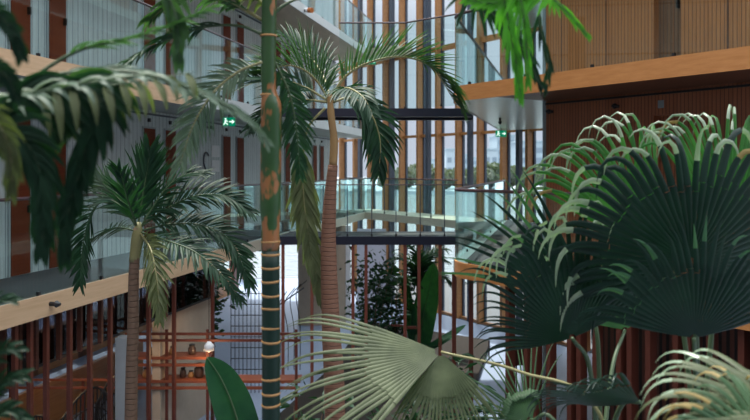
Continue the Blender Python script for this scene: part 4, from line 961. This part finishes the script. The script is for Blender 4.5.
def building(x0, x1, ytop, Y, mt, lab, dep=16):
    a, b = P(x0, ytop, Y), P(x1, ytop, Y); h = a.z
    t = thing('apartment_building', lab, 'building', ((a.x + b.x) / 2, Y, .2))
    mb = MB(); mb.prism([(a.x, Y), (b.x, Y), (b.x, Y + dep), (a.x, Y + dep)], .2, h); mb.build('walls', M[mt], t)
    mb = MB(); z = 4.0; nw = max(2, int((b.x - a.x) / 2.6))
    while z < h - 1.6:
        for i in range(nw):
            xx = a.x + (b.x - a.x) * (i + .2) / nw; xe = a.x + (b.x - a.x) * (i + .8) / nw
            mb.prism([(xx, Y - .12), (xe, Y - .12), (xe, Y), (xx, Y)], z, z + 1.5)
        z += 3.0
    mb.build('windows', M['bldwin'], t)
    mb = MB(); mb.prism([(a.x - .3, Y - .3), (b.x + .3, Y - .3), (b.x + .3, Y + dep), (a.x - .3, Y + dep)], h, h + .5); mb.build('roof', M['bld_b'], t)
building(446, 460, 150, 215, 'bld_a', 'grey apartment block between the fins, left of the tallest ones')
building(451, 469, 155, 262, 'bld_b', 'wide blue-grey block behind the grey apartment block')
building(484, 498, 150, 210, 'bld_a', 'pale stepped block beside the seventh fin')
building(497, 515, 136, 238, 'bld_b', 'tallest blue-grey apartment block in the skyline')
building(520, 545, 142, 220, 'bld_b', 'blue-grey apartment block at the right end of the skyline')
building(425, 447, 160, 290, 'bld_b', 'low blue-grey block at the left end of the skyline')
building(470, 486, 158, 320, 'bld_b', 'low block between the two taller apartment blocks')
def tree(x, Y, ytop, r, lab):
    c = P(x, 0, Y); c.z = .2; top = P(x, ytop, Y).z
    t = thing('broadleaf_tree', lab, 'tree', c, 'trees on the far bank')
    mb = MB(); mb.tube([c, c + UP * top * .6], [.35, .2], 7); mb.build('trunk', M['stem_brown'], t)
    mb = MB(); mid = V((c.x, c.y, .2 + (top - .2) * .58)); hz = (top - .2) * .42
    for k in range(320):
        d = V([random.gauss(0, 1) for _ in range(3)]).normalized() * random.uniform(.55, 1) ** .5
        p = mid + V((d.x * r, d.y * r, d.z * hz)); s = random.uniform(.5, 1.0); n1 = V([random.gauss(0, 1) for _ in range(3)]).normalized()
        mb.blade([p - n1 * s, p, p + n1 * s], [s * .3, s * .75, s * .3], n1.orthogonal().normalized(), .3)
    mb.build('crown', M['lf_tree'], t)
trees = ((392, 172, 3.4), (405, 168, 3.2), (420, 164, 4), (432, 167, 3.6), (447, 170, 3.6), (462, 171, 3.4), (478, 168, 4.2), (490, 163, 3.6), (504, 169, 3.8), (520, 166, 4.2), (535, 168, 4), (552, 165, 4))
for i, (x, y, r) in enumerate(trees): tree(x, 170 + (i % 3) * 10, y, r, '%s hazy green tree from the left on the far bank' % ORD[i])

# ------------------------------------------------------------------ light, sky, camera
W = bpy.data.worlds.new('sky'); S.world = W; W.use_nodes = True; nt = W.node_tree; nt.nodes.clear()
out = nt.nodes.new('ShaderNodeOutputWorld'); bg = N(nt, 'ShaderNodeBackground', Strength=1.0)
tc = nt.nodes.new('ShaderNodeTexCoord'); sp = nt.nodes.new('ShaderNodeSeparateXYZ'); nt.links.new(tc.outputs['Generated'], sp.inputs[0])
r = ramp(nt, sp.outputs[2], [(0, (.5, .54, .64)), (.2, (.56, .61, .72)), (.6, (2.4, 2.52, 2.68)), (1, (3.1, 3.2, 3.35))])
nt.links.new(r.outputs[0], bg.inputs[0]); nt.links.new(bg.outputs[0], out.inputs[0])
sl = bpy.data.lights.new('sun', 'SUN'); sl.energy = 5; sl.angle = math.radians(3); sl.color = (1, .95, .86)
so = bpy.data.objects.new('sun', sl); COL.objects.link(so)
sd = V((-.35, .55, 1.75)).normalized(); so.rotation_euler = sd.to_track_quat('Z', 'Y').to_euler()
cam = bpy.data.cameras.new('camera'); cam.sensor_width = 36; cam.lens = F * 36 / 750; cam.shift_y = (HY - 210) / 750; cam.clip_end = 900; cam.clip_start = .05
cam.dof.use_dof = True; cam.dof.focus_distance = 7.0; cam.dof.aperture_fstop = 2.4
co = bpy.data.objects.new('camera', cam); COL.objects.link(co); co.location = (0, 0, EYE); co.rotation_euler = (math.radians(90), 0, 0)
S.camera = co
S.view_settings.view_transform = 'Standard'; S.view_settings.look = 'None'; S.view_settings.exposure = 0.25; S.view_settings.gamma = 1; S.view_settings.use_curve_mapping = False
S.cycles.use_denoising = True; S.cycles.max_bounces = 10; S.cycles.transparent_max_bounces = 24; S.cycles.glossy_bounces = 4
